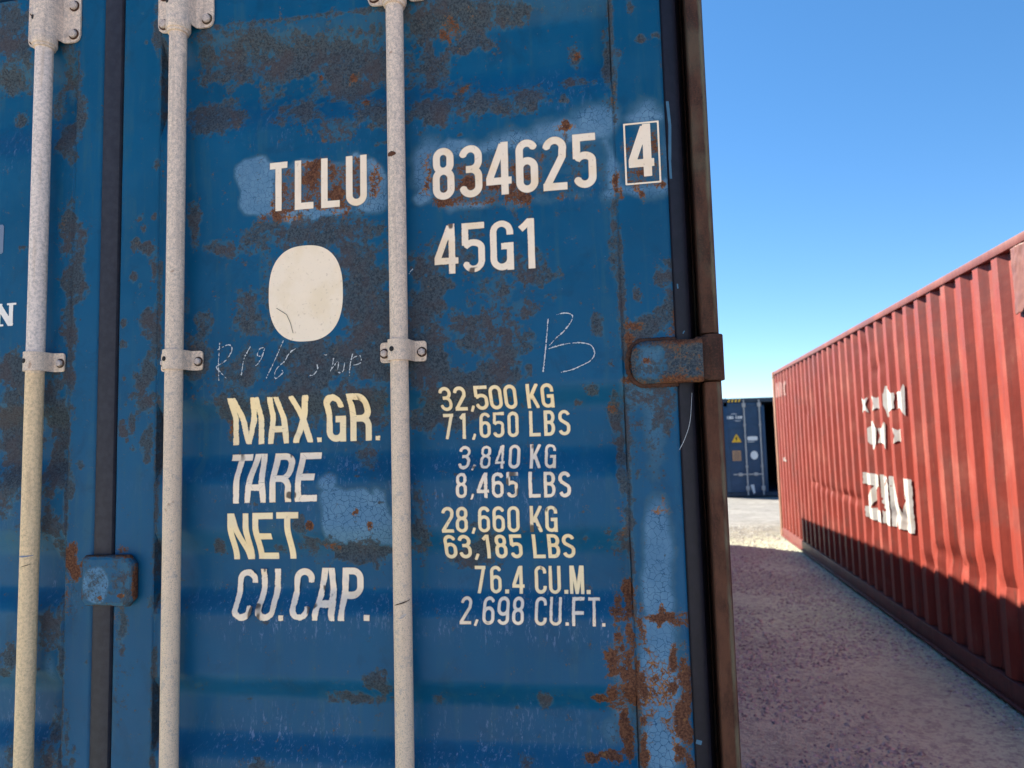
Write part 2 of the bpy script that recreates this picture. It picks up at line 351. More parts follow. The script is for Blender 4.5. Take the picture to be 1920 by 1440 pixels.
STAIN = [(430,115,80,45,.75),(560,95,120,50),(660,120,90,62,.95),(500,70,120,30,.8),(400,215,60,38,.8),(378,108,26,60,.7),(465,110,40,30,.7),(557,205,45,30,.85),(592,165,50,18,.6),(692,205,42,34,.85),
 (635,240,50,28,.55),(492,168,22,40,.6),(590,440,130,38,.9),(480,445,60,22,.6),(690,545,55,95,.95),(655,470,50,45,.8),(700,660,50,75,1.0),(600,680,100,55,.95),(560,755,120,40,1.0),(680,755,60,50,1.0),(455,700,50,60,.75),
 (370,680,28,52,.85),(378,610,20,28,.8),(465,590,32,50,.75),(440,760,55,28,.85),(363,418,15,32,.85),(415,465,50,18,.8),(352,570,10,25,.6),(497,800,60,22,.75),(683,862,26,24,.65),(620,520,40,60,.6),(505,560,20,90,.6),
 (665,1040,75,20,1.0),(600,1020,45,14,.7),(402,1030,13,16,.9),(562,988,14,22,.8),(520,1030,14,10,.7),(708,1280,20,20,.95),(655,1316,48,13,.95),(475,1442,28,24,1.0),(366,1288,12,8,.6),(700,1060,12,20,.6),(578,1040,12,20,.5),
 (800,30,60,55,1.0),(880,20,90,38,.95),(950,12,60,18,.8),(800,120,45,60,.85),(815,200,60,38,.95),(905,195,65,30,.8),(990,182,48,28,.75),(880,65,50,30,.9),(850,160,40,30,.5),
 (800,560,40,95,1.0),(830,480,60,40,.6),(800,680,50,70,1.0),(870,740,90,48,1.0),(930,710,45,50,.85),(880,620,70,50,.75),(955,650,40,60,.75),(1000,505,38,30,.8),(940,540,50,40,.55),(820,780,60,32,.95),(975,575,28,28,.6),
 (905,1025,34,34,1.0),(860,1048,42,16,.85),(780,1000,22,50,.7),(880,1060,20,12,.8),(780,940,14,30,.5),(1080,97,11,15,.9),(1078,150,26,12,.8),(1058,182,10,10,.7),(1114,152,8,8,.5),(1140,120,12,70,.85),(1150,165,8,50,.8),
 (1122,612,13,22,.8),(998,628,9,10,.9),(990,690,8,14,.9),(1112,727,13,11,1.0),(1080,752,7,6,.8),(1152,775,12,40,.95),(1165,870,8,70,.9),(1145,680,7,9,.7),(1040,560,8,10,.5),(1098,1008,8,9,.8),(1142,1000,6,7,.7),(1022,1320,14,12,.75),(820,1322,12,8,.7),
 (985,1440,12,12,.8),(1178,980,10,55,.85),(1165,1010,18,24,.8),(1152,440,9,80,.8),(1165,540,7,90,.75),(1172,640,8,50,.8),(1180,12,8,14,.8),(1200,72,8,8,.9),(1233,66,9,8,.8),(1158,110,8,14,.6),(1237,520,9,18,.8),(1236,590,10,70,.35),(1195,550,8,20,.7),
 (1230,795,9,13,.8),(1245,760,22,70,.6),(1225,610,40,22,.9),(1205,720,30,26,.7),(1258,560,12,60,.85),(1195,890,7,12,.6),(1160,600,5,8,.7),(1075,100,12,30,.6),
 # left door and its edge strip
 (20,60,60,80,.85),(5,140,40,40,.9),(25,215,18,16,.9),(125,110,22,80,.75),(120,250,30,50,.85),(145,200,18,70,.85),(95,180,18,50,.6),(135,300,10,40,.7),(130,430,30,50,1.0),(150,445,18,40,.7),(140,530,26,55,1.0),(128,620,18,60,.9),(130,700,14,80,.8),
 (20,800,50,130,1.0),(100,780,32,90,1.1),(30,700,60,50,1.1),(95,880,28,60,1.0),(10,920,40,40,.8),(120,850,14,70,.8),(150,870,8,8,.7),(92,985,22,40,1.0),(105,1040,10,50,.6),(22,1235,20,26,.95),(6,1262,16,14,.9),(88,1180,22,46,.95),(108,1150,10,60,.8),(95,1400,26,60,.8),(22,1410,16,40,.7),(125,1380,8,60,.6),(113,1240,8,40,.9),
 (133,920,8,40,.7),(120,1000,7,40,.7),(135,1430,8,14,.7),
 # edge strip of the right door
 (262,408,8,9,.9),(288,405,7,8,.8),(270,430,7,12,.8),(256,456,9,14,1.0),(276,465,14,20,.8),(290,500,10,40,.7),(296,60,12,60,.7),(300,20,14,30,.7),(268,25,7,6,.6),(274,80,6,6,.6),(250,520,8,13,.9),(278,600,16,30,.85),(282,690,16,36,.95),(268,735,24,40,.95),(290,640,10,70,.8),
 (232,606,6,8,.9),(231,644,9,8,.85),(228,806,12,14,1.0),(247,792,6,22,.85),(278,830,14,40,.9),(276,855,10,10,.9),(262,535,5,5,.6),(232,710,6,5,.7),(236,758,4,7,.6),(250,842,6,6,.6),(237,825,4,5,.6),(284,1130,8,12,.6),(161,1242,5,6,.7),(216,1200,4,4,.5),(138,1405,7,10,.6),(293,310,8,12,.8),(226,1300,18,60,.3),(228,1190,12,60,.55)]
RUSTB = [(525,372,22,30,.75),(515,395,12,14,.7),(583,335,22,36,.75),(590,310,28,14,.8),(640,355,22,40,.8),(600,380,18,20,.65),(622,330,14,30,.6),(555,345,12,30,.6),(705,340,14,46,.55),(668,300,10,14,.6),(530,410,50,10,.5),(672,345,6,30,.6),
 (842,300,10,26,.6),(800,335,12,40,.55),(875,342,24,22,.85),(840,378,30,12,.7),(925,350,20,14,.85),(948,372,14,22,.6),(965,330,14,30,.8),(985,372,18,16,.8),(1010,305,14,30,.5),(930,375,14,14,.5),(1060,235,7,12,.9),(1050,370,14,10,.5),(1080,335,30,12,.4),(865,160,14,10,.4),
 (655,135,12,10,.6),(680,185,8,8,.6),(590,133,8,10,.6),(485,155,7,9,.5),(1080,92,7,10,.7),(840,50,26,24,.55),(1027,262,4,8,.5),(1155,345,6,20,.8),(1165,360,5,16,.6),(1226,265,8,22,.8),(1200,325,16,10,.7),(1235,345,12,8,.7),(1192,355,8,10,.6),(1205,362,7,8,.7),
 (580,985,9,10,1.1),(693,985,6,8,.9),(667,960,6,6,.8),(425,805,12,22,.7),(424,790,10,10,.8),(610,1030,18,8,.45),(1062,240,30,10,.45),(1152,180,6,26,.4),
 (1178,1130,12,34,.95),(1160,1145,14,26,.75),(1158,1195,8,16,.7),(1182,1190,10,30,.8),(1150,1240,14,30,.85),(1172,1255,18,44,1.1),(1185,1290,16,40,1.0),(1148,1300,12,28,.8),(1130,1316,16,8,1.0),(1170,1360,10,44,.95),(1180,1400,10,40,.8),(1145,1425,28,12,1.0),(1110,1432,20,10,1.0),(1195,1245,8,16,1.0),(1200,1180,8,30,.7),(1160,1340,20,18,.6),
 (1240,1158,30,8,1.1),(1240,1145,6,14,.8),(1275,1165,20,12,.7),(1236,1170,5,14,.8),(1262,1240,8,24,.9),(1264,1290,8,14,.9),(1288,1280,14,46,1.0),(1282,1360,14,60,1.0),(1275,1415,12,40,.9),(1292,1440,10,40,1.0),(1208,1190,6,20,.8),(1206,1290,7,40,.75),(1207,1400,8,50,.8),(1242,1300,36,60,.50),(1225,1240,26,40,.38),(1218,1340,16,30,.45),(1203,1140,5,12,.7),
 (1244,940,5,18,.5),(1240,955,26,12,.5),(1262,625,16,12,.5),(1180,650,8,40,.75),(1190,612,20,8,.6),(1185,712,22,8,.7),(1265,700,20,20,.5),(1170,985,6,20,.5),(1150,765,9,14,.6),(1080,370,6,8,.4),(1268,590,6,40,.6),
 (134,1045,18,36,1.0),(142,1075,16,18,.8),(125,1110,8,40,.5),(155,1055,8,14,.7),(118,420,12,30,.3),(215,1155,10,24,.45),(225,1128,14,10,.6),(100,1440,14,20,.5),(358,650,10,10,.6),(256,455,5,8,.5),(228,1030,16,8,.6)]
FADE = [(800,310,40,64,.85),(960,275,90,44,.8),(1050,255,90,40,.8),(1120,230,60,46,.8),(1140,320,26,60,.75),(1205,230,46,46,.8),(1210,290,46,60,.72),(1225,340,40,34,.6),(1050,350,90,32,.62),
 (1232,1010,28,80,.85),(1232,1100,28,90,.95),(1236,1200,34,60,.9),(1240,1290,36,70,.95),(1240,1400,34,60,.95),(1215,1270,24,90,.8),(1160,1250,16,60,.45),(1165,1340,26,50,.5),(1225,800,26,130,.46),(1215,680,30,30,.6),(1200,730,40,40,.5),(1145,1380,20,30,.5),
 (1270,240,6,30,.6),(85,440,2,2,.1),(96,1010,12,60,.5),(92,1260,16,40,.45),(20,1060,5,30,.4),(200,1080,2,2,.1),(60,180,20,60,.35),(120,160,16,40,.4)]
STAIN += [(400+40*i, 50-4.6*i*.98, 26, 6, .75) for i in range(9)]+[(30, 100, 40, 6, .7), (85, 97, 30, 5, .7)]
RUSTB += [(598, 352, 92, 44, .46, .15), (905, 345, 95, 44, .42, .2), (1203, 300, 38, 50, .34, .15)]
STAIN += [(b[0]+2, b[1]+b[3]*1.6, b[2]*.55, b[3]*1.8, .32) for b in RUSTB if len(b) == 5 and b[4] > .7]+[(1215, 740, 44, 34, .55), (1215, 620, 40, 16, .8), (1240, 600, 22, 26, .75), (1190, 800, 18, 60, .35), (1225, 830, 30, 90, .28)]
GHOST = [(598, 350, 96, 44, 1, .15), (970, 325, 165, 50, 1, .2), (1203, 287, 42, 58, 1, .15)]
FADE += [(712, 960, 30, 60, .95, .6), (690, 352, 40, 58, .85, .8), (580, 352, 148, 54, .9, .8), (665, 345, 60, 60, .8, 1), (668, 965, 68, 56, .95, .7), (905, 315, 135, 62, .8, .9), (1060, 295, 100, 52, .75, .9), (1205, 275, 44, 72, .7, .8), (614, 905, 22, 18, .85)]
STAIN += [(598, 350, 92, 42, .30, .15), (970, 325, 160, 48, .22, .2)]
SCUFF = [(560,900,260,60,.75),(700,230,200,60,.35),(560,1150,240,42,.95),(900,900,220,62,.85),(950,1160,260,40,.9),(560,1420,260,60,.95),(900,1420,260,70,.9),(1010,175,120,50,.6),(500,235,120,60,.55),(30,280,60,50,.6),(1060,360,90,30,.8),(100,1100,80,40,.8),(30,1380,60,80,.8),(900,300,200,60,.4),(30,950,60,40,.5),(610,1290,200,14,.2)]
def wear_of(X, Z, extra_rust=None):
    r = blobfield(X, Z, RUSTB, 11, .55, 30); s = blobfield(X, Z, STAIN, 23, .62, 32); f = blobfield(X, Z, FADE, 37, .22, 9)*(1-.55*blobfield(X, Z, GHOST, 51, .2, 30)); c = blobfield(X, Z, SCUFF, 41, .5, 6)
    # small scattered spots everywhere
    g = vnoise(X*38, Z*38, 77); s = np.maximum(s, sst(.945, .99, g)*.62)
    sl = 0
    for sx_ in (XR, XL, LXR): sl = np.maximum(sl, np.exp(-((X-sx_-.002)/.007)**2)*sst(.30, .62, fbm(X*0, Z, 9, 61, 3))*.8)
    s = np.maximum(s, sl)
    low = (Z < 1.1); s = np.where(low, np.maximum(s, sst(.56, .72, fbm(X, Z, 5, 91))), s); r = np.where(low, np.maximum(r, sst(.62, .74, fbm(X, Z, 7, 95))), r)
    far = (X < -1.5); s = np.where(far, np.maximum(s, sst(.56, .72, fbm(X, Z, 5, 97))), s)
    return r, s, f, c
SEAM_L = [(110, 303), (480, 298), (960, 290), (1440, 283)]
XL, XR = P(298, 480)[0], P(1160, 480)[0]          # panel between the frame tubes
DR_L, DR_R = P(223, 480)[0], P(1268, 960)[0]
DR_R = 0.088
LXR = P(135, 480)[0]
def xs_for(a, b, c, d, st=.004):
    """columns: frame, doubled weld edges, panel, frame"""
    e = .0015
    cols = list(np.arange(a, b-.006, st))+[b-.006, b-.0045, b-.003, b-.0015, b, b+.002, b+.004]+list(np.arange(b+.008, c-.008, st))+[c-.004, c-.002, c, c+.0015, c+.003, c+.0045, c+.006]+list(np.arange(c+.010, d, st))+[d]
    return np.array(cols)
def door(xa, xb, xc, xd, label, zfine):
    cols = xs_for(xa, xb, xc, xd)
    rows = np.concatenate([np.arange(DOOR_Z0, zfine, .02), np.arange(zfine, DOOR_Z1, .004), [DOOR_Z1]])
    X, Z = np.meshgrid(cols, rows)
    Y = prof(Z)
    frame = (X <= xb-.0014) | (X >= xc+.0014)
    Y = skin(X, Z)       # slightly dented skin
    lip = np.where(frame, 0, Y)
    # weld beads along both seams
    for s in (xb, xc):
        bead = np.exp(-((X-s-.0026*(1 if s == xb else -1))/.0026)**2)*(.0026+.0014*vnoise(X*5, Z*170, 8))
        lip = lip-np.where(frame, 0, bead)
    Yf = .0008*(fbm(X, Z, 12, 9)-.5)
    # rounded outer corners of the frame tubes
    ed = np.minimum(np.abs(X-xa), np.abs(X-xd)); Yf = Yf+.005*np.clip(1-ed/.006, 0, 1)**2
    eb = np.minimum(np.abs(X-(xb-.0015)), np.abs(X-(xc+.0015))); Yf = Yf+.002*np.clip(1-eb/.004, 0, 1)**2
    Y = np.where(frame, Yf, lip)
    rr, ss, ff, cc = wear_of(X, Z)
    ny, nx = X.shape
    verts = np.stack([X, Y, Z], -1).reshape(-1, 3).tolist()
    idx = np.arange(ny*nx).reshape(ny, nx)
    f = np.stack([idx[:-1, :-1], idx[:-1, 1:], idx[1:, 1:], idx[1:, :-1]], -1).reshape(-1, 4).tolist()
    # rim and back so the leaf is solid
    b = len(verts); verts += [(xa, .055, DOOR_Z0), (xd, .055, DOOR_Z0), (xd, .055, DOOR_Z1), (xa, .055, DOOR_Z1)]
    f += [[b+0, b+1]+idx[0, ::-1].tolist(), [b+2, b+3]+idx[-1, :].tolist(), [b+3, b+0]+idx[:, 0].tolist(), [b+1, b+2]+idx[::-1, -1].tolist(), [b+3, b+2, b+1, b+0]]
    o = mesh_obj("door", verts, f, BLUE, near, True, label)
    o.data.set_sharp_from_angle(angle=R(40))
    a = o.data.color_attributes.new("wear", 'FLOAT_COLOR', 'POINT')
    w = np.zeros((len(verts), 4), np.float32); w[:ny*nx] = np.stack([rr, ss, ff, cc], -1).reshape(-1, 4)
    a.data.foreach_set("color", w.ravel())
    return o
doorR = door(P(222.7, 480)[0]+.001, XL, XR, DR_R, "right door with the white weight lettering", 1.02)
doorL = door(-2.285, -2.285+.085, LXR, P(190.7, 480)[0]-.004, "left door with white letter N", 1.02)

# ------------------------------------------------------------------ lettering from strokes
def arc(cx, cy, rx, ry, a0, a1, n=14):
    return [(cx+rx*math.cos(R(a0+(a1-a0)*i/n)), cy+ry*math.sin(R(a0+(a1-a0)*i/n))) for i in range(n+1)]
def glyph(ch, w, h, t):
    a = t/2; L = a; Rr = w-a; B = a; T = h-a; r = (Rr-L)/2; m = w/2; e = a
    if ch == '0': return [arc(m, T-r, r, r, 0, 180)+arc(m, B+r, r, r, 180, 360)+[(Rr, T-r)]]
    if ch == '1': return [[(w*.70, 0), (w*.70, h)], [(w*.70, h-t*.2), (w*.12, h*.80)]]
    if ch == '2': return [arc(m, T-r, r, r, 175, -15)+[(Rr-.03*w, h*.62), (L+.02*w, B+.04*h), (L, B)], [(0, B), (w, B)]]
    if ch == '3':
        r2 = (T-h*.52)/2+.0; q = h*.54
        return [arc(m, T-r, r, r, 170, 0)+[(Rr, (T+q)/2+.02*h)]+arc(m, q+min(r, (T-q)/2), r, min(r, (T-q)/2), 0, -90, 8)+[(w*.30, q)],
                [(w*.45, q)]+arc(m, q-min(r, (q-B)/2), r, min(r, (q-B)/2), 90, 0, 8)+arc(m, B+r, r, r, 0, -170)]
    if ch == '4': return [[(w*.74, 0), (w*.74, h)], [(w*.66, h-t*.35), (L*.9, h*.30)], [(0, h*.26), (w, h*.26)]]
    if ch == '5':
        q = h*.60
        return [[(w, T), (L, T)], [(L, h), (L, q-.05*h)], [(L, q-.07*h)]+arc(m, q-r*.75, r, r*.75+.0, 140, 0, 10)+arc(m, B+r, r, r, 0, -165)]
    if ch == '6':
        q = h*.60
        return [arc(m, T-r, r, r, 20, 180)+arc(m, B+r, r, r, 180, 360)+arc(m, q-r, r, r, 0, 175)]
    if ch == '9':
        q = h*.40
        return [arc(m, B+r, r, r, 200, 360)+arc(m, T-r, r, r, 0, 180)+arc(m, q+r, r, r, 180, 355)]
    if ch == '8':
        q = h*.55; r1 = r*.92; ru = min(r1, (T-q)/2); rl = min(r, (q-B)/2)
        return [arc(m, T-ru, r1, ru, 0, 180)+arc(m, q+ru, r1, ru, 180, 270, 8)+arc(m, q-rl, r, rl, 90, 180, 8)+arc(m, B+rl, r, rl, 180, 360)+arc(m, q-rl, r, rl, 0, 90, 8)+arc(m, q+ru, r1, ru, -90, 0, 8)+[(m+r1, T-ru)]]
    if ch == '7': return [[(0, T), (w, T)], [(w-t*.55, h-t*.3), (w*.36, 0)]]
    if ch == 'T': return [[(0, T), (w, T)], [(m, T), (m, 0)]]
    if ch == 'L': return [[(L, h), (L, 0)], [(0, B), (w, B)]]
    if ch == 'U': return [[(L, h), (L, B+r)]+arc(m, B+r, r, r, 180, 360)+[(Rr, h)]]
    if ch == 'C': return [[(Rr, T-r*1.35)]+arc(m, T-r, r, r, 0, 180)+arc(m, B+r, r, r, 180, 360)+[(Rr, B+r*1.3)]]
    if ch == 'G': return [[(Rr, T-r*1.35)]+arc(m, T-r, r, r, 0, 180)+arc(m, B+r, r, r, 180, 360)+[(Rr, h*.50)], [(w, h*.48), (m*.95, h*.48)], [(Rr, h*.5), (Rr, 0)]]
    if ch == 'K': return [[(L, 0), (L, h)], [(w*.95-a*.3, h), (L+a, h*.40)], [(w*.42, h*.56), (w-a*.6, 0)]]
    if ch == 'B':
        q = h*.53
        return [[(L, 0), (L, h)], [(0, T), (m, T)]+arc(m, (T+q)/2, Rr-m-.02*w, (T-q)/2, 90, -90)+[(L, q)], [(L, q), (m, q)]+arc(m, (q+B)/2, Rr-m, (q-B)/2, 90, -90)+[(0, B)]]
    if ch == 'R':
        q = h*.48
        return [[(L, 0), (L, h)], [(0, T), (m, T)]+arc(m, T-(Rr-m), Rr-m, Rr-m, 90, 0, 8)+arc(m, q+(Rr-m), Rr-m, Rr-m, 0, -90, 8)+[(L, q)], [(m*.9, q)]+arc(m, q-(Rr-m), Rr-m, Rr-m, 90, 0, 8)+[(Rr, 0)]]
    if ch == 'P':
        q = h*.46
        return [[(L, 0), (L, h)], [(0, T), (m, T)]+arc(m, T-(Rr-m), Rr-m, Rr-m, 90, 0, 8)+arc(m, q+(Rr-m), Rr-m, Rr-m, 0, -90, 8)+[(L, q)]]
    if ch == 'S':
        q = h*.52; ru = min(r, (T-q)/2*.99); rl = min(r, (q-B)/2)
        return [arc(m, T-r, r, r, 15, 180, 10)+[(L, h*.68), (L+.10*w, h*.60), (Rr-.10*w, h*.44), (Rr, h*.36)]+arc(m, B+r, r, r, 0, -165, 10)]
    if ch == 'M': return [[(L, 0), (L, h)], [(Rr, 0), (Rr, h)], [(L+a*.4, h+t), (m, 0)], [(Rr-a*.4, h+t), (m, 0)]]
    if ch == 'N': return [[(L, 0), (L, h)], [(Rr, 0), (Rr, h)], [(L, h+t*.5), (Rr, -t*.5)]]
    if ch == 'A': return [[(w*.40-a*.2, h+t*.5), (a*.6, -t*.5+.0)], [(w*.60+a*.2, h+t*.5), (w-a*.6, -t*.5)], [(w*.18, h*.31), (w*.82, h*.31)]]
    if ch == 'X': return [[(a*.7, h+t*.3), (w-a*.7, -t*.3)], [(w-a*.7, h+t*.3), (a*.7, -t*.3)]]
    if ch == 'E': return [[(L, 0), (L, h)], [(0, T), (w, T)], [(L, h*.5), (w*.86, h*.5)], [(0, B), (w, B)]]
    if ch == 'F': return [[(L, 0), (L, h)], [(0, T), (w, T)], [(L, h*.47), (w*.94, h*.47)]]
    if ch == 'W': return [[(L, h), (w*.27, 0)], [(w*.27, 0), (m, h)], [(m, h), (w*.73, 0)], [(w*.73, 0), (Rr, h)]]
    if ch == 'Z': return [[(0, T), (w, T)], [(Rr, T), (L, B)], [(0, B), (w, B)]]
    if ch == 'I': return [[(m, 0), (m, h)]]
    if ch == 'Y': return [[(L, h), (m, h*.45)], [(Rr, h), (m, h*.45)], [(m, h*.5), (m, 0)]]
    if ch == 'J': return [[(Rr, h), (Rr, B+r)]+arc(m, B+r, r, r, 0, -160)]
    if ch == '.': return [[(m, 0), (m, w)]]
    if ch == ',': return [[(w*.80, h), (w*.20, 0)]]
    return []
def sdf_strokes(X, Z, strokes, t):
    D = np.full(X.shape, 9.0)
    for s in strokes:
        for i in range(len(s)-1):
            ax, az = s[i]; bx, bz = s[i+1]; dx, dz = bx-ax, bz-az; l = math.hypot(dx, dz)
            if l < 1e-7: continue
            ux, uz = dx/l, dz/l; px, pz = X-ax, Z-az
            al = px*ux+pz*uz; ac = np.abs(px*uz-pz*ux)
            qx = np.abs(al-l/2)-l/2; qy = ac-t/2
            D = np.minimum(D, np.where((qx > 0) & (qy > 0), np.hypot(qx, qy), np.maximum(qx, qy)))
            if i > 0: D = np.minimum(D, np.hypot(px, pz)-t/2)
    return D
def march(D, X, Z, vid, verts, faces):
    """marching squares; keeps D<0"""
    ny, nx = D.shape
    ins = D < 0
    cache = {}
    def corner(j, i):
        k = (j, i)
        if k not in cache: cache[k] = len(verts); verts.append((X[j, i], Z[j, i], D[j, i]))
        return cache[k]
    def edge(j0, i0, j1, i1):
        k = (j0, i0, j1, i1) if (j0, i0) < (j1, i1) else (j1, i1, j0, i0)
        if k not in cache:
            a, b = D[k[0], k[1]], D[k[2], k[3]]; t = min(max(a/(a-b), .02), .98)
            cache[k] = len(verts)
            verts.append((X[k[0], k[1]]*(1-t)+X[k[2], k[3]]*t, Z[k[0], k[1]]*(1-t)+Z[k[2], k[3]]*t, 0.0))
        return cache[k]
    c = ins.astype(int); code = c[:-1, :-1]+c[:-1, 1:]+c[1:, 1:]+c[1:, :-1]
    js, is_ = np.nonzero(code)
    for j, i in zip(js.tolist(), is_.tolist()):
        q = [(j, i), (j, i+1), (j+1, i+1), (j+1, i)]
        poly = []
        for k in range(4):
            p, n = q[k], q[(k+1) % 4]
            if ins[p]: poly.append(corner(*p))
            if ins[p] != ins[n]: poly.append(edge(*p, *n))
        if len(poly) >= 3: faces.append(poly)
def decal(name, mat, parent, pieces, off=.0009, surf=skin, res=.0011, wear=0.0, lift=0.0, seed=0, label=None, frame=False, crack=(), xyz=None, rim=0.0):
    """pieces: list of (x0,z0,w,h,strokes,thick,mask) in door metres, laid on the door skin"""
    verts = []; faces = []
    for (x0, z0, w, h, st, t, clip) in pieces:
        rs = res if t > .004 else min(res, t/2.2)
        m = rs*2
        xs = np.arange(-m, w+m*1.01, rs); zs = np.arange(-m, h+m*1.01, rs)
        X, Z = np.meshgrid(xs, zs)
        if callable(st): D = st(X, Z)
        else: D = sdf_strokes(X, Z, st, t)
        if clip: D = np.maximum(D, np.maximum(np.maximum(-X, X-w), np.maximum(-Z, Z-h)))
        WX, WZ = X+x0, Z+z0
        if wear > 0:
            n = fbm(WX, WZ, 160, seed+3, 3)-.5; n2 = fbm(WX, WZ, 45, seed+9, 3)-.5
            am = sst(.35, .65, fbm(WX, WZ, 14, seed+13, 2))
            D = D+wear*(np.abs(n)*1.6*am+n2*.9*am)
        for (ax, az, bx, bz) in crack:
            dx, dz = bx-ax, bz-az; l = math.hypot(dx, dz); 
            al = ((WX-ax)*dx+(WZ-az)*dz)/l; ac = np.abs((WX-ax)*dz/l-(WZ-az)*dx/l+.0012*(fbm(WX, WZ, 120, seed+5, 2)-.5))
            D = np.maximum(D, np.where((al > 0) & (al < l), .0006-ac, -9))
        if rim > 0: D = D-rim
        v = []; f = []
        march(D, WX, WZ, 0, v, f)
        b = len(verts); verts += v; faces += [[k+b for k in q] for q in f]
    if not verts: return None
    V = np.array(verts); y = (surf(V[:, 0], V[:, 1]) if surf else np.zeros(len(V)))-off
    tear = np.zeros(len(V))
    if lift > 0:
        ln = sst(.55, .80, fbm(V[:, 0], V[:, 1], 26, seed+21, 2)); y = y-lift*ln
        tear = sst(.75, 1.0, ln)*sst(.5, .7, vnoise(V[:, 0]*120, V[:, 1]*60, seed+2))
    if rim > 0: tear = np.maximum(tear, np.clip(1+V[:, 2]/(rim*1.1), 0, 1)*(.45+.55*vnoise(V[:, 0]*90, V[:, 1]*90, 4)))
    if xyz: pts = [xyz(a, b_, c) for a, b_, c in zip(V[:, 0], y, V[:, 1])]
    else: pts = np.stack([V[:, 0], y, V[:, 1]], -1).tolist()
    o = mesh_obj(name, pts, faces, mat, parent, True, label)
    at = o.data.attributes.new("tear", 'FLOAT', 'POINT'); at.data.foreach_set("value", tear.astype(np.float32))
    return o
def hitx(px, py, z_hint=None):
    Y = 0.0
    for _ in range(4):
        x, z = P(px, py, Y); Y = float(prof(z))
    return x, z
def line(chars, tl, tr, bl, br, thick):
    """chars: (ch, px0, px1); tl/tr: (px,py) top left/right, bl/br: baseline. comma and dot handled"""
    out = []
    for c in chars:
        ch, a, b = c[:3]
        f = lambda p, q, x: p[1]+(q[1]-p[1])*(x-p[0])/(q[0]-p[0])
        m = (a+b)/2; yb = f(bl, br, m); yt = f(tl, tr, m)
        x0, zb = hitx(a, yb); x1, _ = hitx(b, yb); _, zt = hitx(m, yt)
        w, h = x1-x0, zt-zb; t = thick*h
        if ch == '.': h = w*.95; t = w
        elif ch == ',': zb -= h*.06; h = h*.24; t = thick*.8*h/.24
        out.append((x0, zb, w, h, glyph(ch, w, h, t), t, True))
    return out
def q8(ox, oy, s, arr): return [(c, ox+a/s, ox+b/s) for c, a, b in arr]
Q = lambda x, y, ox=800, oy=700, s=5.3333: (ox+x/s, oy+y/s)
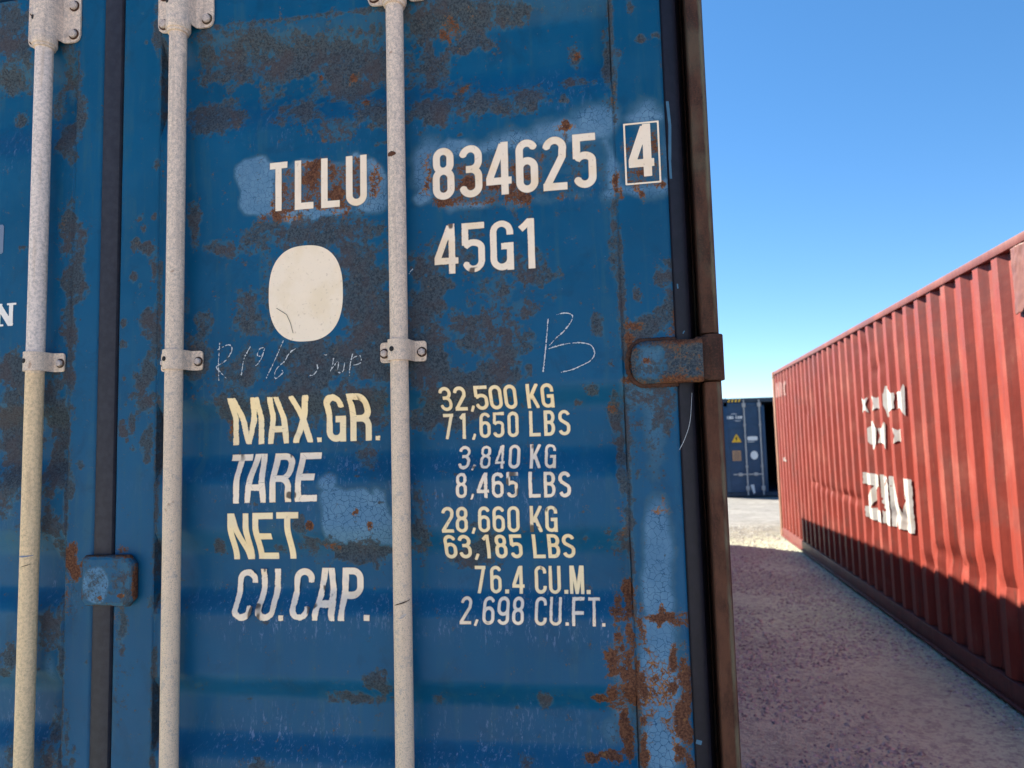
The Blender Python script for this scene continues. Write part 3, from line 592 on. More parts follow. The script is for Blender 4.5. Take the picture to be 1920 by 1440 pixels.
lw = [("container code TLLU", VINYL, line([('T', 506.7, 539), ('L', 554, 588), ('L', 603.3, 637.3), ('U', 650, 688.3)], (507, 306.5), (688, 290.5), (507, 398), (688, 386), .125), 0, 0),
 ("container number 834625", VINYL, line([('8', 812.7, 852.7), ('3', 862.7, 905), ('4', 913, 960), ('6', 969.3, 1010), ('2', 1020, 1064), ('5', 1076.7, 1119)], (813, 280), (1119, 249), (813, 378), (1119, 352), .128), 0, 0),
 ("size code 45G1", VINYL, line([('4', 816, 860), ('5', 868, 910), ('G', 921, 964), ('1', 974, 1008)], (816, 423), (1000, 410), (816, 517), (1000, 504), .125), .0012, .0012),
 ("MAX.GR. in white capitals", VINYL2, line(q8(400, 720, 5.333, [('M', 205, 512), ('A', 553, 758), ('X', 808, 1003), ('.', 1040, 1087), ('G', 1140, 1330), ('R', 1378, 1587), ('.', 1627, 1672)]), Q(145, 145, 400, 720), Q(1500, 92, 400, 720), Q(205, 613, 400, 720), Q(1587, 565, 400, 720), .128), .0028, .0035),
 ("TARE in white capitals", VINYL, line(q8(400, 720, 5.333, [('T', 125, 335), ('A', 317, 525), ('R', 565, 778), ('E', 820, 1035)]), Q(190, 708, 400, 720), Q(1092, 685, 400, 720), Q(195, 1194, 400, 720), Q(1035, 1172, 400, 720), .128), .0016, .0012),
 ("NET in white capitals", VINYL2, line(q8(400, 940, 5.333, [('N', 212, 417), ('E', 460, 657), ('T', 695, 908)]), Q(122, 127, 400, 940), Q(832, 108, 400, 940), Q(212, 577, 400, 940), Q(833, 570, 400, 940), .125), .0005, 0),
 ("CU.CAP. in white capitals", VINYL, line(q8(400, 940, 5.333, [('C', 180, 380), ('U', 420, 612), ('.', 655, 700), ('C', 755, 960), ('A', 990, 1210), ('P', 1248, 1455), ('.', 1507, 1560)]), Q(222, 678, 400, 940), Q(1500, 663, 400, 940), Q(180, 1190, 400, 940), Q(1560, 1193, 400, 940), .125), .0028, .003),
 ("32,500 KG", VINYL2, line(q8(800, 700, 5.333, [('3', 150, 268), ('2', 295, 413), (',', 447, 483), ('5', 500, 625), ('0', 645, 767), ('0', 792, 912), ('K', 1015, 1130), ('G', 1158, 1280)]), Q(145, 140), Q(1265, 100), Q(150, 379), Q(1280, 341), .125), .0006, 0),
 ("71,650 LBS", VINYL2, line(q8(800, 700, 5.333, [('7', 172, 270), ('1', 335, 398), (',', 460, 497), ('6', 535, 642), ('5', 670, 778), ('0', 815, 922), ('L', 1033, 1140), ('B', 1180, 1285), ('S', 1325, 1437)]), Q(172, 408), Q(1437, 366), Q(172, 660), Q(1437, 617), .115), .0012, .001),
 ("3,840 KG", VINYL, line(q8(800, 700, 5.333, [('3', 313, 424), (',', 447, 490), ('8', 530, 635), ('4', 680, 776), ('0', 817, 928), ('K', 1033, 1137), ('G', 1180, 1290)]), Q(313, 731), Q(1290, 706), Q(313, 958), Q(1290, 946), .115), .0020, .001),
 ("8,465 LBS", VINYL, line(q8(800, 700, 5.333, [('8', 297, 405), (',', 437, 480), ('4', 507, 625), ('6', 657, 772), ('5', 807, 917), ('L', 1027, 1140), ('B', 1178, 1290), ('S', 1327, 1443)]), Q(297, 996), Q(1443, 982), Q(297, 1248), Q(1443, 1236), .12), .0020, .001),
 ("28,660 KG", VINYL2, line(q8(800, 940, 5.333, [('2', 160, 277), ('8', 303, 418), (',', 453, 495), ('6', 525, 640), ('6', 670, 788), ('0', 818, 935), ('K', 1043, 1160), ('G', 1195, 1312)]), Q(152, 58, 800, 940), Q(1300, 44, 800, 940), Q(160, 310, 800, 940), Q(1312, 303, 800, 940), .115), .0009, .0006),
 ("63,185 LBS", VINYL2, line(q8(800, 940, 5.333, [('6', 192, 310), ('3', 335, 455), (',', 487, 528), ('1', 575, 650), ('8', 697, 812), ('5', 848, 963), ('L', 1072, 1190), ('B', 1222, 1338), ('S', 1368, 1488)]), Q(177, 338, 800, 940), Q(1480, 327, 800, 940), Q(192, 568, 800, 940), Q(1488, 563, 800, 940), .125), .0004, 0),
 ("76.4 CU.M.", VINYL2, line(q8(800, 940, 5.333, [('7', 488, 590), ('6', 640, 748), ('.', 787, 822), ('4', 860, 977), ('C', 1087, 1200), ('U', 1228, 1342), ('.', 1380, 1415), ('M', 1437, 1575), ('.', 1603, 1638)]), Q(490, 646, 800, 940), Q(1550, 644, 800, 940), Q(490, 917, 800, 940), Q(1638, 923, 800, 940), .105), .0014, .0012),
 ("2,698 CU.FT.", VINYL, line(q8(800, 940, 5.333, [('2', 333, 443), (',', 475, 517), ('6', 562, 675), ('9', 708, 822), ('8', 858, 970), ('C', 1085, 1200), ('U', 1232, 1350), ('.', 1390, 1423), ('F', 1457, 1580), ('T', 1620, 1735), ('.', 1757, 1785)]), Q(340, 950, 800, 940), Q(1735, 960, 800, 940), Q(333, 1224, 800, 940), Q(1785, 1248, 800, 940), .105), .0016, .0008)]
def CK(*a):   # cracks through the vinyl, given by photo points
    out = []
    for (x0, y0, x1, y1) in a:
        p, q = hitx(400+x0/5.333, 720+y0/5.333), hitx(400+x1/5.333, 720+y1/5.333); out.append((*p, *q))
    return out
cracks = {"TARE in white capitals": CK((290, 705, 335, 775), (200, 775, 345, 765), (350, 995, 520, 985), (375, 1010, 400, 1050), (460, 1050, 500, 1010), (600, 920, 650, 910), (640, 905, 760, 930), (850, 925, 900, 920), (870, 910, 925, 865), (900, 700, 940, 745), (860, 1145, 895, 1105)),
 "MAX.GR. in white capitals": CK((210, 470, 260, 465), (590, 450, 625, 465), (690, 445, 730, 440), (1370, 270, 1430, 300), (1395, 330, 1440, 325), (1290, 430, 1340, 430), (480, 440, 500, 440)),
 "CU.CAP. in white capitals": CK((1030, 2100-875, 1080, 2115-875), (1150, 2120-875, 1215, 2095-875), (1300, 1985-875, 1345, 1990-875)),
 "container code TLLU": (), "size code 45G1": CK(), }
for i, (lab, m, pcs, we, li) in enumerate(lw):
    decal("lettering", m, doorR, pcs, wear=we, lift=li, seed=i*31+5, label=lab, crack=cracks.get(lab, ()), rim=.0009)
# boxed check digit 4
pcs = line([('4', 1180, 1228)], (1180, 236), (1228, 232), (1180, 337), (1228, 332), .15)
decal("lettering", VINYL, doorR, pcs, surf=None, off=.0012, label="check digit 4")
x0, z0 = P(1173, 348); x1, _ = P(1240, 339); _, z1 = P(1167, 233)
def boxs(X, Z, w=x1-x0, h=z1-z0, t=.0034):
    o = np.maximum(np.maximum(-X, X-w), np.maximum(-Z, Z-h)); return np.maximum(o, -(o+t))
decal("lettering", VINYL, doorR, [(x0, z0, x1-x0, z1-z0, boxs, .02, False)], surf=None, off=.0012, label="thin white frame round the check digit")
# dark sticker ghosts behind the numbers and the big oval
def rrect(w, h, r):
    def f(X, Z):
        qx = np.abs(X-w/2)-w/2+r; qz = np.abs(Z-h/2)-h/2+r
        return np.hypot(np.maximum(qx, 0), np.maximum(qz, 0))+np.minimum(np.maximum(qx, qz), 0)-r
    return f
def superell(w, h, e=2.5):
    def f(X, Z):
        d = (np.abs((X-w/2)/(w/2))**e+np.abs((Z-h/2)/(h/2))**e)**(1/e); return (d-1)*min(w, h)/2
    return f
x0, _ = hitx(504, 550); x1, _ = hitx(643, 550); _, zt = hitx(570, 461); _, zb = hitx(575, 640)
decal("oval_sticker", mat_vinyl("oval_vinyl", (0.98, 0.80, 0.63), (0.86, 0.66, 0.42)), doorR, [(x0, zb, x1-x0, zt-zb, superell(x1-x0, zt-zb), .02, False)], res=.003, label="blank white oval sticker")
# a dark hair-thin crack across the oval
def pl(points, thick, off=.0016, name="scratch", mat=CHALK, parent=None, surf=skin, drop=.9, label=None, seed=1, onx=None):
    """hand-drawn line through photo points, laid on the skin, broken up like chalk"""
    pts = [[hitx(*p) for p in s] for s in points]
    pcs = []
    for s in pts:
        xs = [p[0] for p in s]; zs = [p[1] for p in s]; x0 = min(xs)-thick*2; z0 = min(zs)-thick*2
        w = max(xs)-x0+thick*2; h = max(zs)-z0+thick*2
        st = [(a-x0, b-z0) for a, b in s]
        def f(X, Z, st=st, x0=x0, z0=z0):
            D = sdf_strokes(X, Z, [st], thick)
            if drop > 0:
                D = D+thick*drop*(fbm(X+x0, Z+z0, 330, seed, 2)-.42)*1.6
            return D
        pcs.append((x0, z0, w, h, f, thick, False))
    return decal(name, mat, parent or doorR, pcs, off=off, surf=surf, res=.0007, label=label)
HAIR = mat_metal_paint("thin_dark_crack", (0.10, 0.06, 0.045), (0.05, 0.03, 0.025), 200, .9, bump=0)
pl([[(519, 578), (538, 590), (545, 606), (550, 625)]], .0011, name="crack", mat=HAIR, drop=0, off=.0022)
def bez(p, n=10):
    out = []
    for i in range(len(p)-1):
        p0 = p[max(i-1, 0)]; p1 = p[i]; p2 = p[i+1]; p3 = p[min(i+2, len(p)-1)]
        for k in range(n):
            t = k/n
            out.append(tuple(.5*((2*p1[j])+(-p0[j]+p2[j])*t+(2*p0[j]-5*p1[j]+4*p2[j]-p3[j])*t*t+(-p0[j]+3*p1[j]-3*p2[j]+p3[j])*t**3) for j in (0, 1)))
    return out+[p[-1]]
c3 = lambda arr, ox=960, oy=480: bez([(ox+a/3, oy+b/3) for a, b in arr], 5)
pl([c3([(203, 355), (196, 450), (186, 560), (176, 652)]), c3([(240, 335), (290, 322), (335, 330), (335, 365), (290, 425), (240, 470), (212, 505)]), c3([(205, 523), (280, 500), (370, 488), (440, 500), (465, 545), (440, 590), (350, 635), (275, 655)])], .0022, name="chalk_mark", label="chalk letter B", seed=5, drop=.7)
_h = [c3([(1240, 490), (1232, 600), (1235, 710)], 0), c3([(1225, 530), (1290, 500), (1308, 530), (1270, 590), (1222, 625), (1250, 660), (1278, 690)], 0), c3([(1410, 510), (1375, 580), (1360, 670)], 0),
    c3([(50, 515), (20, 525), (10, 560), (35, 560), (50, 520), (30, 580), (0, 620)], 480), c3([(155, 475), (110, 580), (60, 690)], 480), c3([(235, 515), (190, 545), (160, 600)], 480), c3([(165, 590), (115, 640), (112, 690), (155, 655), (140, 640)], 480),
    c3([(385, 555), (400, 558)], 480), c3([(345, 610), (348, 640), (325, 668), (305, 672)], 480), c3([(438, 575), (430, 620), (418, 655)], 480), c3([(425, 640), (465, 590), (462, 650), (490, 650), (500, 600)], 480), c3([(545, 550), (530, 620), (527, 682)], 480), c3([(545, 575), (585, 560), (590, 600), (550, 615)], 480)]
for _k, _grp in enumerate([_h[0:2], _h[2:3], _h[3:4], _h[4:5], _h[5:7], _h[7:9], _h[9:11], _h[11:13]]):
    pl(_grp, .0019, name="chalk_mark", label=["faint chalk R", "faint chalk 1", "faint chalk 9", "faint chalk slash", "faint chalk 6", "faint chalk J", "faint chalk n", "faint chalk p"][_k], seed=9+_k, drop=.95)
pl([c3([(862, 102), (870, 88), (884, 74)], 480)], .0022, name="chalk_mark", drop=.5, label="short white scratch")
# left door: serif N and the grey corner of a sticker
x0, zb = hitx(-14, 613); x1, _ = hitx(29.5, 613); _, zt = hitx(10, 569)
w, h = x1-x0, zt-zb; t = .0105
nst = [[(w*.24, 0), (w*.24, h)], [(w*.78, 0), (w*.78, h)]]
def nser(X, Z):
    D = sdf_strokes(X, Z, nst, t); D = np.minimum(D, sdf_strokes(X, Z, [[(w*.20, h), (w*.80, 0)]], t*1.3))
    D = np.minimum(D, sdf_strokes(X, Z, [[(w*.02, h-.0022), (w*.40, h-.0022)], [(w*.60, h-.0022), (w, h-.0022)], [(w*.04, .0022), (w*.46, .0022)]], .0046))
    return np.maximum(D, np.maximum(np.maximum(-X, X-w), np.maximum(-Z, Z-h)))
decal("lettering", WHITEP, doorL, [(x0, zb, w, h, nser, .02, True)], label="white serif letter N")
x1, zt = hitx(8.5, 421); _, zb = hitx(8, 476); decal("grey_sticker", STICKG, doorL, [(x1-.2, zb, .2, zt-zb, rrect(.2, zt-zb, .004), .02, False)], res=.004)

# ------------------------------------------------------------------ seals between and beside the doors
m = MB(); gx0, gx1 = P(190.7, 480)[0]-.004, P(222.5, 480)[0]
m.prism([(gx0, .028), (gx0+.002, -.001), (gx0+.010, -.0045), (gx1-.008, -.0045), (gx1-.002, -.002), (gx1+.0006, .004), (gx1+.0008, .028)], DOOR_Z0, DOOR_Z1, 'z', .0)
m.build("door_seal", RUBBER, near, True, label="dark rubber strip between the two doors")
m = MB(); m.prism([(DR_R, .03), (DR_R+.0005, .006), (DR_R+.004, .0035), (DR_R+.022, .008), (DR_R+.030, .014), (DR_R+.040, .045), (DR_R+.040, .06), (DR_R, .06)], DOOR_Z0, DOOR_Z1, 'z')
m.build("door_seal", RUBBER2, near, True, label="dark rubber lip along the right door edge")
m = MB(); m.prism([(-2.32, .06), (-2.318, .01), (-2.30, .004), (-2.285, .006), (-2.285, .06)], DOOR_Z0, DOOR_Z1, 'z'); m.build("door_seal", RUBBER2, near, True)
# paint flecks and drips on the seal
for (x, y, rx, ry) in [(970, 0, 0, 0)]: pass
SEALY = .0035
def seal_mark(points, thick, mat, lab):
    pcs = []
    for s in points:
        pp = [P(a, b, SEALY) for a, b in s]; x0 = min(p[0] for p in pp)-thick; z0 = min(p[1] for p in pp)-thick
        w = max(p[0] for p in pp)-x0+thick; h = max(p[1] for p in pp)-z0+thick; st = [(a-x0, b-z0) for a, b in pp]
        pcs.append((x0, z0, w, h, (lambda X, Z, st=st: sdf_strokes(X, Z, [st], thick)), thick, False))
    V = decal("scratch", mat, near, pcs, surf=None, off=0, res=.0007, label=lab)
    x_ = np.array([DR_R+.004, DR_R+.022, DR_R+.030, DR_R+.040]); y_ = np.array([.0035, .008, .014, .045])
    for v in V.data.vertices: v.co.y = float(np.interp(v.co.x, x_, y_))-.0008
seal_mark([bez([(1298, 736), (1294, 790), (1283, 825), (1270, 850)], 5), bez([(1270, 850), (1264, 872), (1270, 876), (1272, 850)], 4)], .0010, CHALK, "thin pale scratch on the seal")
DRIP = mat_metal_paint("pale_blue_overpaint", (0.045, 0.13, 0.23), (0.06, 0.16, 0.26), 60, .5, bump=.1)
for _d, _t in (([(1251, 190), (1256, 235), (1256, 300)], .0055), ([(1256, 300), (1258, 335)], .0045), ([(1270, 532), (1271, 541)], .0028), ([(1281, 622), (1283, 623)], .0065), ([(1305, 1390), (1316, 1394)], .0075)):
    seal_mark([_d], _t, DRIP, "pale blue paint fleck on the seal")

# ------------------------------------------------------------------ centre retainer plate
x0, zt = P(158, 1041, -.012); x1, zb = P(254, 1137, -.012)
m = MB(); c = .010
m.prism([(x0+c*.6, zt), (x1-c*1.6, zt+.001), (x1, zt-c*1.8), (x1, zb+c*1.6), (x1-c*1.4, zb), (x0+c*1.0, zb+.001), (x0, zb+c*1.4), (x0, zt-c*.8)], -.022, 0.0, 'y', .008)
plate = m.build("retainer_plate", None, near, True, label="pale blue crazed plate bolted over the door joint", ang=50)
def simple_wear(o, fn):
    n = len(o.data.vertices); co = np.zeros(n*3, np.float32); o.data.vertices.foreach_get("co", co); co = co.reshape(-1, 3)
    a = o.data.color_attributes.new("wear", 'FLOAT_COLOR', 'POINT'); a.data.foreach_set("color", np.array(fn(co), np.float32).ravel())
def subdiv(o, L=.005):
    bm = bmesh.new(); bm.from_mesh(o.data)
    bmesh.ops.triangulate(bm, faces=bm.faces[:])
    for _ in range(6):
        es = [e for e in bm.edges if e.calc_length() > L*1.6]
        if not es: break
        bmesh.ops.subdivide_edges(bm, edges=es, cuts=1, use_grid_fill=False)
        bmesh.ops.triangulate(bm, faces=[f for f in bm.faces if len(f.verts) > 3])
    bm.to_mesh(o.data); bm.free()
plate.data.materials.append(BLUE); subdiv(plate, .004)
def pw(co):
    x, z = co[:, 0], co[:, 2]; cx, cz = P(193, 1093); e = np.minimum(np.minimum(x-x0, x1-x), np.minimum(z-zb, zt-z))
    f = sst(1.15, .7, np.hypot((x-cx)/.033, (z-cz)/.040)+.3*(fbm(x, z, 30, 6)-.5))
    s = sst(.009, .0, e+.014*(fbm(x, z, 60, 2)-.5))*.8; s = np.maximum(s, .52*sst(x1-.045, x1-.020, x)); s = np.maximum(s, .34)
    r = sst(.006, -.001, e+.012*(fbm(x, z, 50, 12)-.45))*.95
    for (a, b, q, w_) in [(202, 1117, .006, .004), (240, 1113, .012, .004), (160, 1112, .008, .012)]:
        u, v = P(a, b); r = np.maximum(r, sst(1.3, .5, np.hypot((x-u)/q, (z-v)/w_)))
    return np.stack([r, s, f, np.zeros_like(x)], -1)
simple_wear(plate, pw)
# ------------------------------------------------------------------ locking rods
RA = -0.030; RR = 0.0178
def rod(px, py, mat, xfix=None, label=None):
    x = P(px, py, RA-.0)[0] if xfix is None else xfix
    m = MB(); m.cyl((x, RA, 1.42), (0, 0, 1), RR, 2.80, 40)
    return x, m.build("locking_rod", mat, near, True, label=label)
def strap(parent, x, z0, z1, half, th, yaxis, mat, name="rod_bracket", bolt=True, bsz=.0105, corner=.006, halfL=None, rr=RR):
    """steel strap: flat ears on the door and a saddle over the rod"""
    rs = rr+.0012; ys = -.0012; halfL = half if halfL is None else halfL
    top = []
    n = 12
    def outer(rad, yb):
        pts = []
        # right ear -> saddle -> left ear, in (x,y)
        pts.append((x+half, yb)); pts.append((x+rs+.012, yb)); pts.append((x+rs+.006, yb-.003))
        a0 = -8
        for i in range(n+1):
            a = R(a0+(180-2*a0)*i/n); pts.append((x+rad*math.cos(a), yaxis-rad*math.sin(a)))
        pts.append((x-rs-.006, yb-.003)); pts.append((x-rs-.012, yb)); pts.append((x-halfL, yb)); return pts
    ins = outer(rs, ys); out = outer(rs+th, ys-th)
    m = MB(); bm = m.bm; rows = 9
    zs = [z0+(z1-z0)*k/(rows-1) for k in range(rows)]
    N = len(ins)
    def cut(p, z):
        # rounded ear corners
        e = corner; d = min(z-z0, z1-z)
        if d < e:
            lim = math.sqrt(max(0, e*e-(e-d)**2))-e
            xx = p[0]
            if xx > x+half+lim: xx = x+half+lim
            if xx < x-halfL-lim: xx = x-halfL-lim
            return (xx, p[1])
        return p
    zs = [z0, z0+corner*.12, z0+corner*.4, z0+corner, (z0+z1)/2, z1-corner, z1-corner*.4, z1-corner*.12, z1]; rows = len(zs)
    gi = [[bm.verts.new((*cut(p, z), z)) for p in ins] for z in zs]; go = [[bm.verts.new((*cut(p, z), z)) for p in out] for z in zs]
    for k in range(rows-1):
        for i in range(N-1):
            bm.faces.new((go[k][i], go[k][i+1], go[k+1][i+1], go[k+1][i])); bm.faces.new((gi[k][i], gi[k+1][i], gi[k+1][i+1], gi[k][i+1]))
        for i in (0, N-1): bm.faces.new((gi[k][i], go[k][i], go[k+1][i], gi[k+1][i]))
    for k in (0, rows-1):
        for i in range(N-1): bm.faces.new((gi[k][i], gi[k][i+1], go[k][i+1], go[k][i]))
    o = m.build(name, mat, parent, True, ang=40)
    return o
def bolt(parent, x, y, z, r=.0085, hexa=True):
    w = MB(); w.cyl((x, y-.0004, z), (0, -1, 0), r*1.30, .0016, 24, bev=.0004); w.build("washer", RUST, parent, True)
    m = MB(); m.cyl((x, y-.0045, z), (0, -1, 0), r, .006, 6 if hexa else 20, r2=r*.9, bev=.001)
    return m.build("bolt", BOLT, parent, True)
def hole(parent, x, z, yaxis, rad, ang, r=.0052):
    a = R(ang); c = (x+rad*math.cos(a), yaxis-rad*math.sin(a), z); d = (math.cos(a), -math.sin(a), 0)
    m = MB(); m.cyl(c, d, r, .0024, 20, bev=.0005); return m.build("hole_disc", DARK, parent, True)  # solid dark disc; its colour stands in for the shade inside a hole
def guide(parent, x, zb, px_r, mat, bz, hz):
    """tall guide housing at the rod top: plate, saddle and collar"""
    r2 = RR+.006
    strap(parent, x, zb, zb+.20, .067, .004, RA, mat, "guide_housing", corner=.016, rr=r2-.004)
    m = MB(); m.cyl((x, RA, zb-.004), (0, 0, 1), RR+.0075, .030, 36, bev=.003); m.cyl((x, RA, zb-.019), (0, 0, 1), RR+.0045, .012, 36, bev=.002)
    m.build("rod_collar", mat, parent, True)
    for z in (zb+.018, zb+.085): bolt(parent, x+.052, -.0055, z, .0095, False); bolt(parent, x-.052, -.0055, z, .0095, False)
    hole(parent, x, zb+.040, RA, r2+.001, 118, .0050)
x2, r2_ = rod(326, 700, GALV, label="galvanised rod left of the TLLU lettering"); x3, r3_ = rod(749, 700, GALV, label="galvanised rod between lettering and figures"); x1_, r1_ = rod(65.5, 700, GALVY, label="leftmost rod, yellowed below its bracket")
x4, r4_ = rod(0, 0, GALV, xfix=2*P(215, 700)[0]-x3)
for (x, ro_, py, yz) in [(x1_, r1_, (661, 698), 0), (x2, r2_, (656, 695), 0), (x3, r3_, (639, 678), 0), (x4, r4_, (661, 698), 0)]:
    pxc = {x1_: 80, x2: 338, x3: 757, x4: 80}[x]
    _, zt = P(pxc, py[0], -.012); _, zb = P(pxc, py[1], -.012)
    if x == x4: zt, zb = P(80, 661, -.012)[1], P(80, 698, -.012)[1]
    zt = zb+.041
    mat = GALV
    strap(ro_, x, zb, zt, .048, .0036, RA, mat)
    bolt(ro_, x+.039, -.005, (zb+zt)/2-.002, .0078); bolt(ro_, x-.039, -.005, (zb+zt)/2-.002, .0078)
    hole(ro_, x, (zb+zt)/2+.001, RA, RR+.0046, 112)
_, zg1 = P(120, 82, -.004); _, zg2 = P(375, 53, -.004)
guide(r1_, x1_, zg1, 137, GALV, 0, 0); guide(r2_, x2, zg2, 387, GALV, 0, 0); guide(r3_, x3, P(744, 6, -.004)[1], 0, GALV, 0, 0); guide(r4_, x4, zg1, 0, GALV, 0, 0)
def rod_mark(parent, x, z, a0, a1, h, mat, tilt=0.0, name="scuff_mark", label=None):
    v = []; f = []; n = 14
    for i in range(n+1):
        a = R(a0+(a1-a0)*i/n); zc = z+tilt*(i/n-.5); hh = h*(.35+.65*math.sin(math.pi*i/n))*(.8+.4*random.random())
        for q in (-1, 1): v.append((x+(RR+.0004)*math.cos(a), RA-(RR+.0004)*math.sin(a), zc+q*hh/2))
    for i in range(n): f.append([2*i, 2*i+2, 2*i+3, 2*i+1])
    return mesh_obj(name, v, f, mat, parent, True, label)
rod_mark(r1_, x1_, P(65, 1041, RA)[1], 150, 25, .0034, STICKG, .002, label="dark line across the yellowed rod")
rod_mark(r1_, x1_, P(65, 1058, RA)[1], 100, 35, .0016, HAIR, .006)
rod_mark(r3_, x3, P(757, 1127, RA)[1], 130, 20, .0026, HAIR, .010, label="dark nick across the rod")
rod_mark(r3_, x3, P(757, 1152, RA)[1], 95, 50, .006, BOLT, .008); rod_mark(r3_, x3, P(757, 1335, RA)[1], 150, 118, .012, BOLT)
rod_mark(r3_, x3, P(744, 294, RA)[1], 140, 75, .010, RUSTO); rod_mark(r2_, x2, P(319, 400, RA)[1], 150, 142, .050, RUST)
# lower fittings out of the picture: cams, keepers, handles
for (x, ro_) in ((x1_, r1_), (x2, r2_), (x3, r3_), (x4, r4_)):
    strap(ro_, x, .62, .70, .055, .004, RA, GALV); strap(ro_, x, .20, .30, .055, .004, RA, GALV)
    m = MB(); m.box(x-.03, x+.045, -.058, -.004, .03, .10, .006); m.build("cam_keeper", GALV, ro_, True)
for (x, s) in ((x2, 1), (x3, 1), (x1_, -1), (x4, -1)):
    m = MB(); m.box(x-.012 if s > 0 else x-.42, x+.42 if s > 0 else x+.012, -.062, -.050, .985, 1.018, .004); m.box(x-.016, x+.016, -.066, -.030, .975, 1.03, .004)
    m.build("door_handle", GALV, near, True)

# ------------------------------------------------------------------ hinges and corner post
PX0, PX1 = .1365, .1675
def post_piece(z0, z1, mat, lab=None, dx=0.0, dx1=0.0):
    m = MB()
    w = PX1-PX0
    m.prism([(PX0+dx, .09), (PX0+dx, -.004), (PX0+dx+.002, -.007), (PX0+dx+w*.66, -.008), (PX0+dx+w*.86, -.003), (PX1+dx1, .008), (PX1+dx1, .09)], z0, z1, 'z', .0012)
    o = m.build("hinge_bar", mat, near, True, label=lab, ang=25); return o
zh_t = P(1340, 624, -.012)[1]; zh_b = P(1345, 713, -.012)[1]
ZHS = [zh_b-1.60, zh_b-.92, zh_b]
prev = .16
HH = zh_t-zh_b
for i, zb in enumerate(ZHS):
    if zb < .2 or zb > 2.65: continue
    post_piece(prev, zb-.002, RUSTO if i == 2 else RUSTE, lab="rusty bar below the hinge" if i == 2 else None)
    prev = zb+HH+.0015
post_piece(prev, 2.75, RUSTE) if prev < 2.7 else None
def hinge(zb):
    h = empty_dummy = None
    za = zb+.002; zt_ = zb+HH*.93
    # blade with rounded left end, climbing from the door face over the seal to the knuckle
    xl = P(1184, 675, -.010)[0]; n = 9
    cz = (za+zt_)/2-.003; hh = (zt_-za)/2
    bm = bmesh.new(); cols = []
    xs = [xl+d for d in (0, .0025, .006, .011, .018, .03, .045, .065, .085, .100, .112, .122, .130)]
    for k, x in enumerate(xs):
        d = x-xl; e = .026
        half = hh if d > e else hh*(.42+.58*math.sqrt(max(0, 1-((e-d)/e)**2)))
        y = -.011-.001*math.sin(k) if x < DR_R-.01 else -.011-.006*min(1, (x-DR_R+.01)/.05)
        pr = []
        for j in range(n):
            t = -1+2*j/(n-1); bul = (1-abs(t)**6)*.004
            wz = cz+half*t+(.004*min(1, d/.1))*0+.0008*math.sin(x*190+j)
            rib = -.0035*math.exp(-((abs(t)-.80)/.12)**2)
            pr.append(bm.verts.new((x, y-bul+rib, wz)))
        cols.append(pr)
    back = [[bm.verts.new((v.co.x, .0005 if v.co.x < DR_R+.002 else .004-(.010 if v.co.x > DR_R+.03 else 0), v.co.z)) for v in c_] for c_ in cols]
    for a in range(len(cols)-1):
        for j in range(n-1):
            bm.faces.new((cols[a][j], cols[a+1][j], cols[a+1][j+1], cols[a][j+1])); bm.faces.new((back[a][j], back[a][j+1], back[a+1][j+1], back[a+1][j]))
        for j in (0, n-1): bm.faces.new((cols[a][j], cols[a+1][j], back[a+1][j], back[a][j]))
    for a in (0, len(cols)-1):
        for j in range(n-1): bm.faces.new((cols[a][j], cols[a][j+1], back[a][j+1], back[a][j]))
    mb = MB(); mb.bm.free(); mb.bm = bm
    o = mb.build("hinge", None, near, True, ang=60); o.data.materials.append(HINGEM); subdiv(o, .006)
    def hw(co):
        x, y, z = co[:, 0], co[:, 1], co[:, 2]; t = (z-cz)/hh
        rim = np.maximum(sst(.62, .92, np.abs(t)+.35*(fbm(x, z, 60, 3)-.5)), sst(.018, .004, x-xl+.014*(fbm(x, z, 60, 4)-.5)))
        rgt = sst(.040, .075, x-xl+.03*(fbm(x, z, 35, 8)-.5))
        f = (1-rim)*(1-rgt); s = np.maximum(rim*.95, rgt*.98); s = np.maximum(s, .40); r = rim*.44+rgt*.34
        r = np.maximum(r, sst(1.3, .5, np.hypot((x-xl-.026)/.009, (z-cz-.004)/.007))*.9)
        return np.stack([r, s, f*.50, 0*x], -1)
    simple_wear(o, hw)
    m = MB(); m.cyl(((PX0+PX1)/2+.0035, .006, (zb+zb+HH)/2), (0, 0, 1), .0195, HH-.002, 30, bev=.002)
    m.box(PX0-.014, PX0+.012, -.0125, .010, zb+.003, zb+HH*.94, .003)
    k = m.build("hinge_knuckle", RUST, near, True); return o
HINGEM = BLUE
for i, zb in enumerate(ZHS):
    if .2 < zb < 2.65:
        o = hinge(zb)
        if i == 2: o["label"] = "rust-rimmed hinge strap beside the chalk B"
# weld crust round the visible hinge
m = MB(); zc = (ZHS[2]+ZHS[2]+HH)/2
xl = P(1180, 675)[0]
rng = random.Random(8)
pth = []
cz_, hh_ = (ZHS[2]+.002+ZHS[2]+HH*.93)/2-.003, (HH*.93-.002)/2
for k in range(60):
    a = R(90+180*k/59); pth.append((xl+.026+.030*math.cos(a), cz_+(hh_+.002)*math.sin(a)))
pth = [(xl+.026+.0015*k, cz_+hh_+.002) for k in range(40, 0, -1)]+pth+[(xl+.026+.0015*k, cz_-hh_-.002) for k in range(1, 40)]
for (a, b) in pth:
    q = bmesh.ops.create_icosphere(m.bm, subdivisions=1, radius=.0045+rng.random()*.0016)
    for v in q['verts']: v.co = Vector((a+v.co.x+rng.uniform(-.001, .001), -.002+v.co.y*.8, b+v.co.z+rng.uniform(-.001, .001)))
m.build("weld_bead", RUST, near, True, label="rusty weld round the hinge")
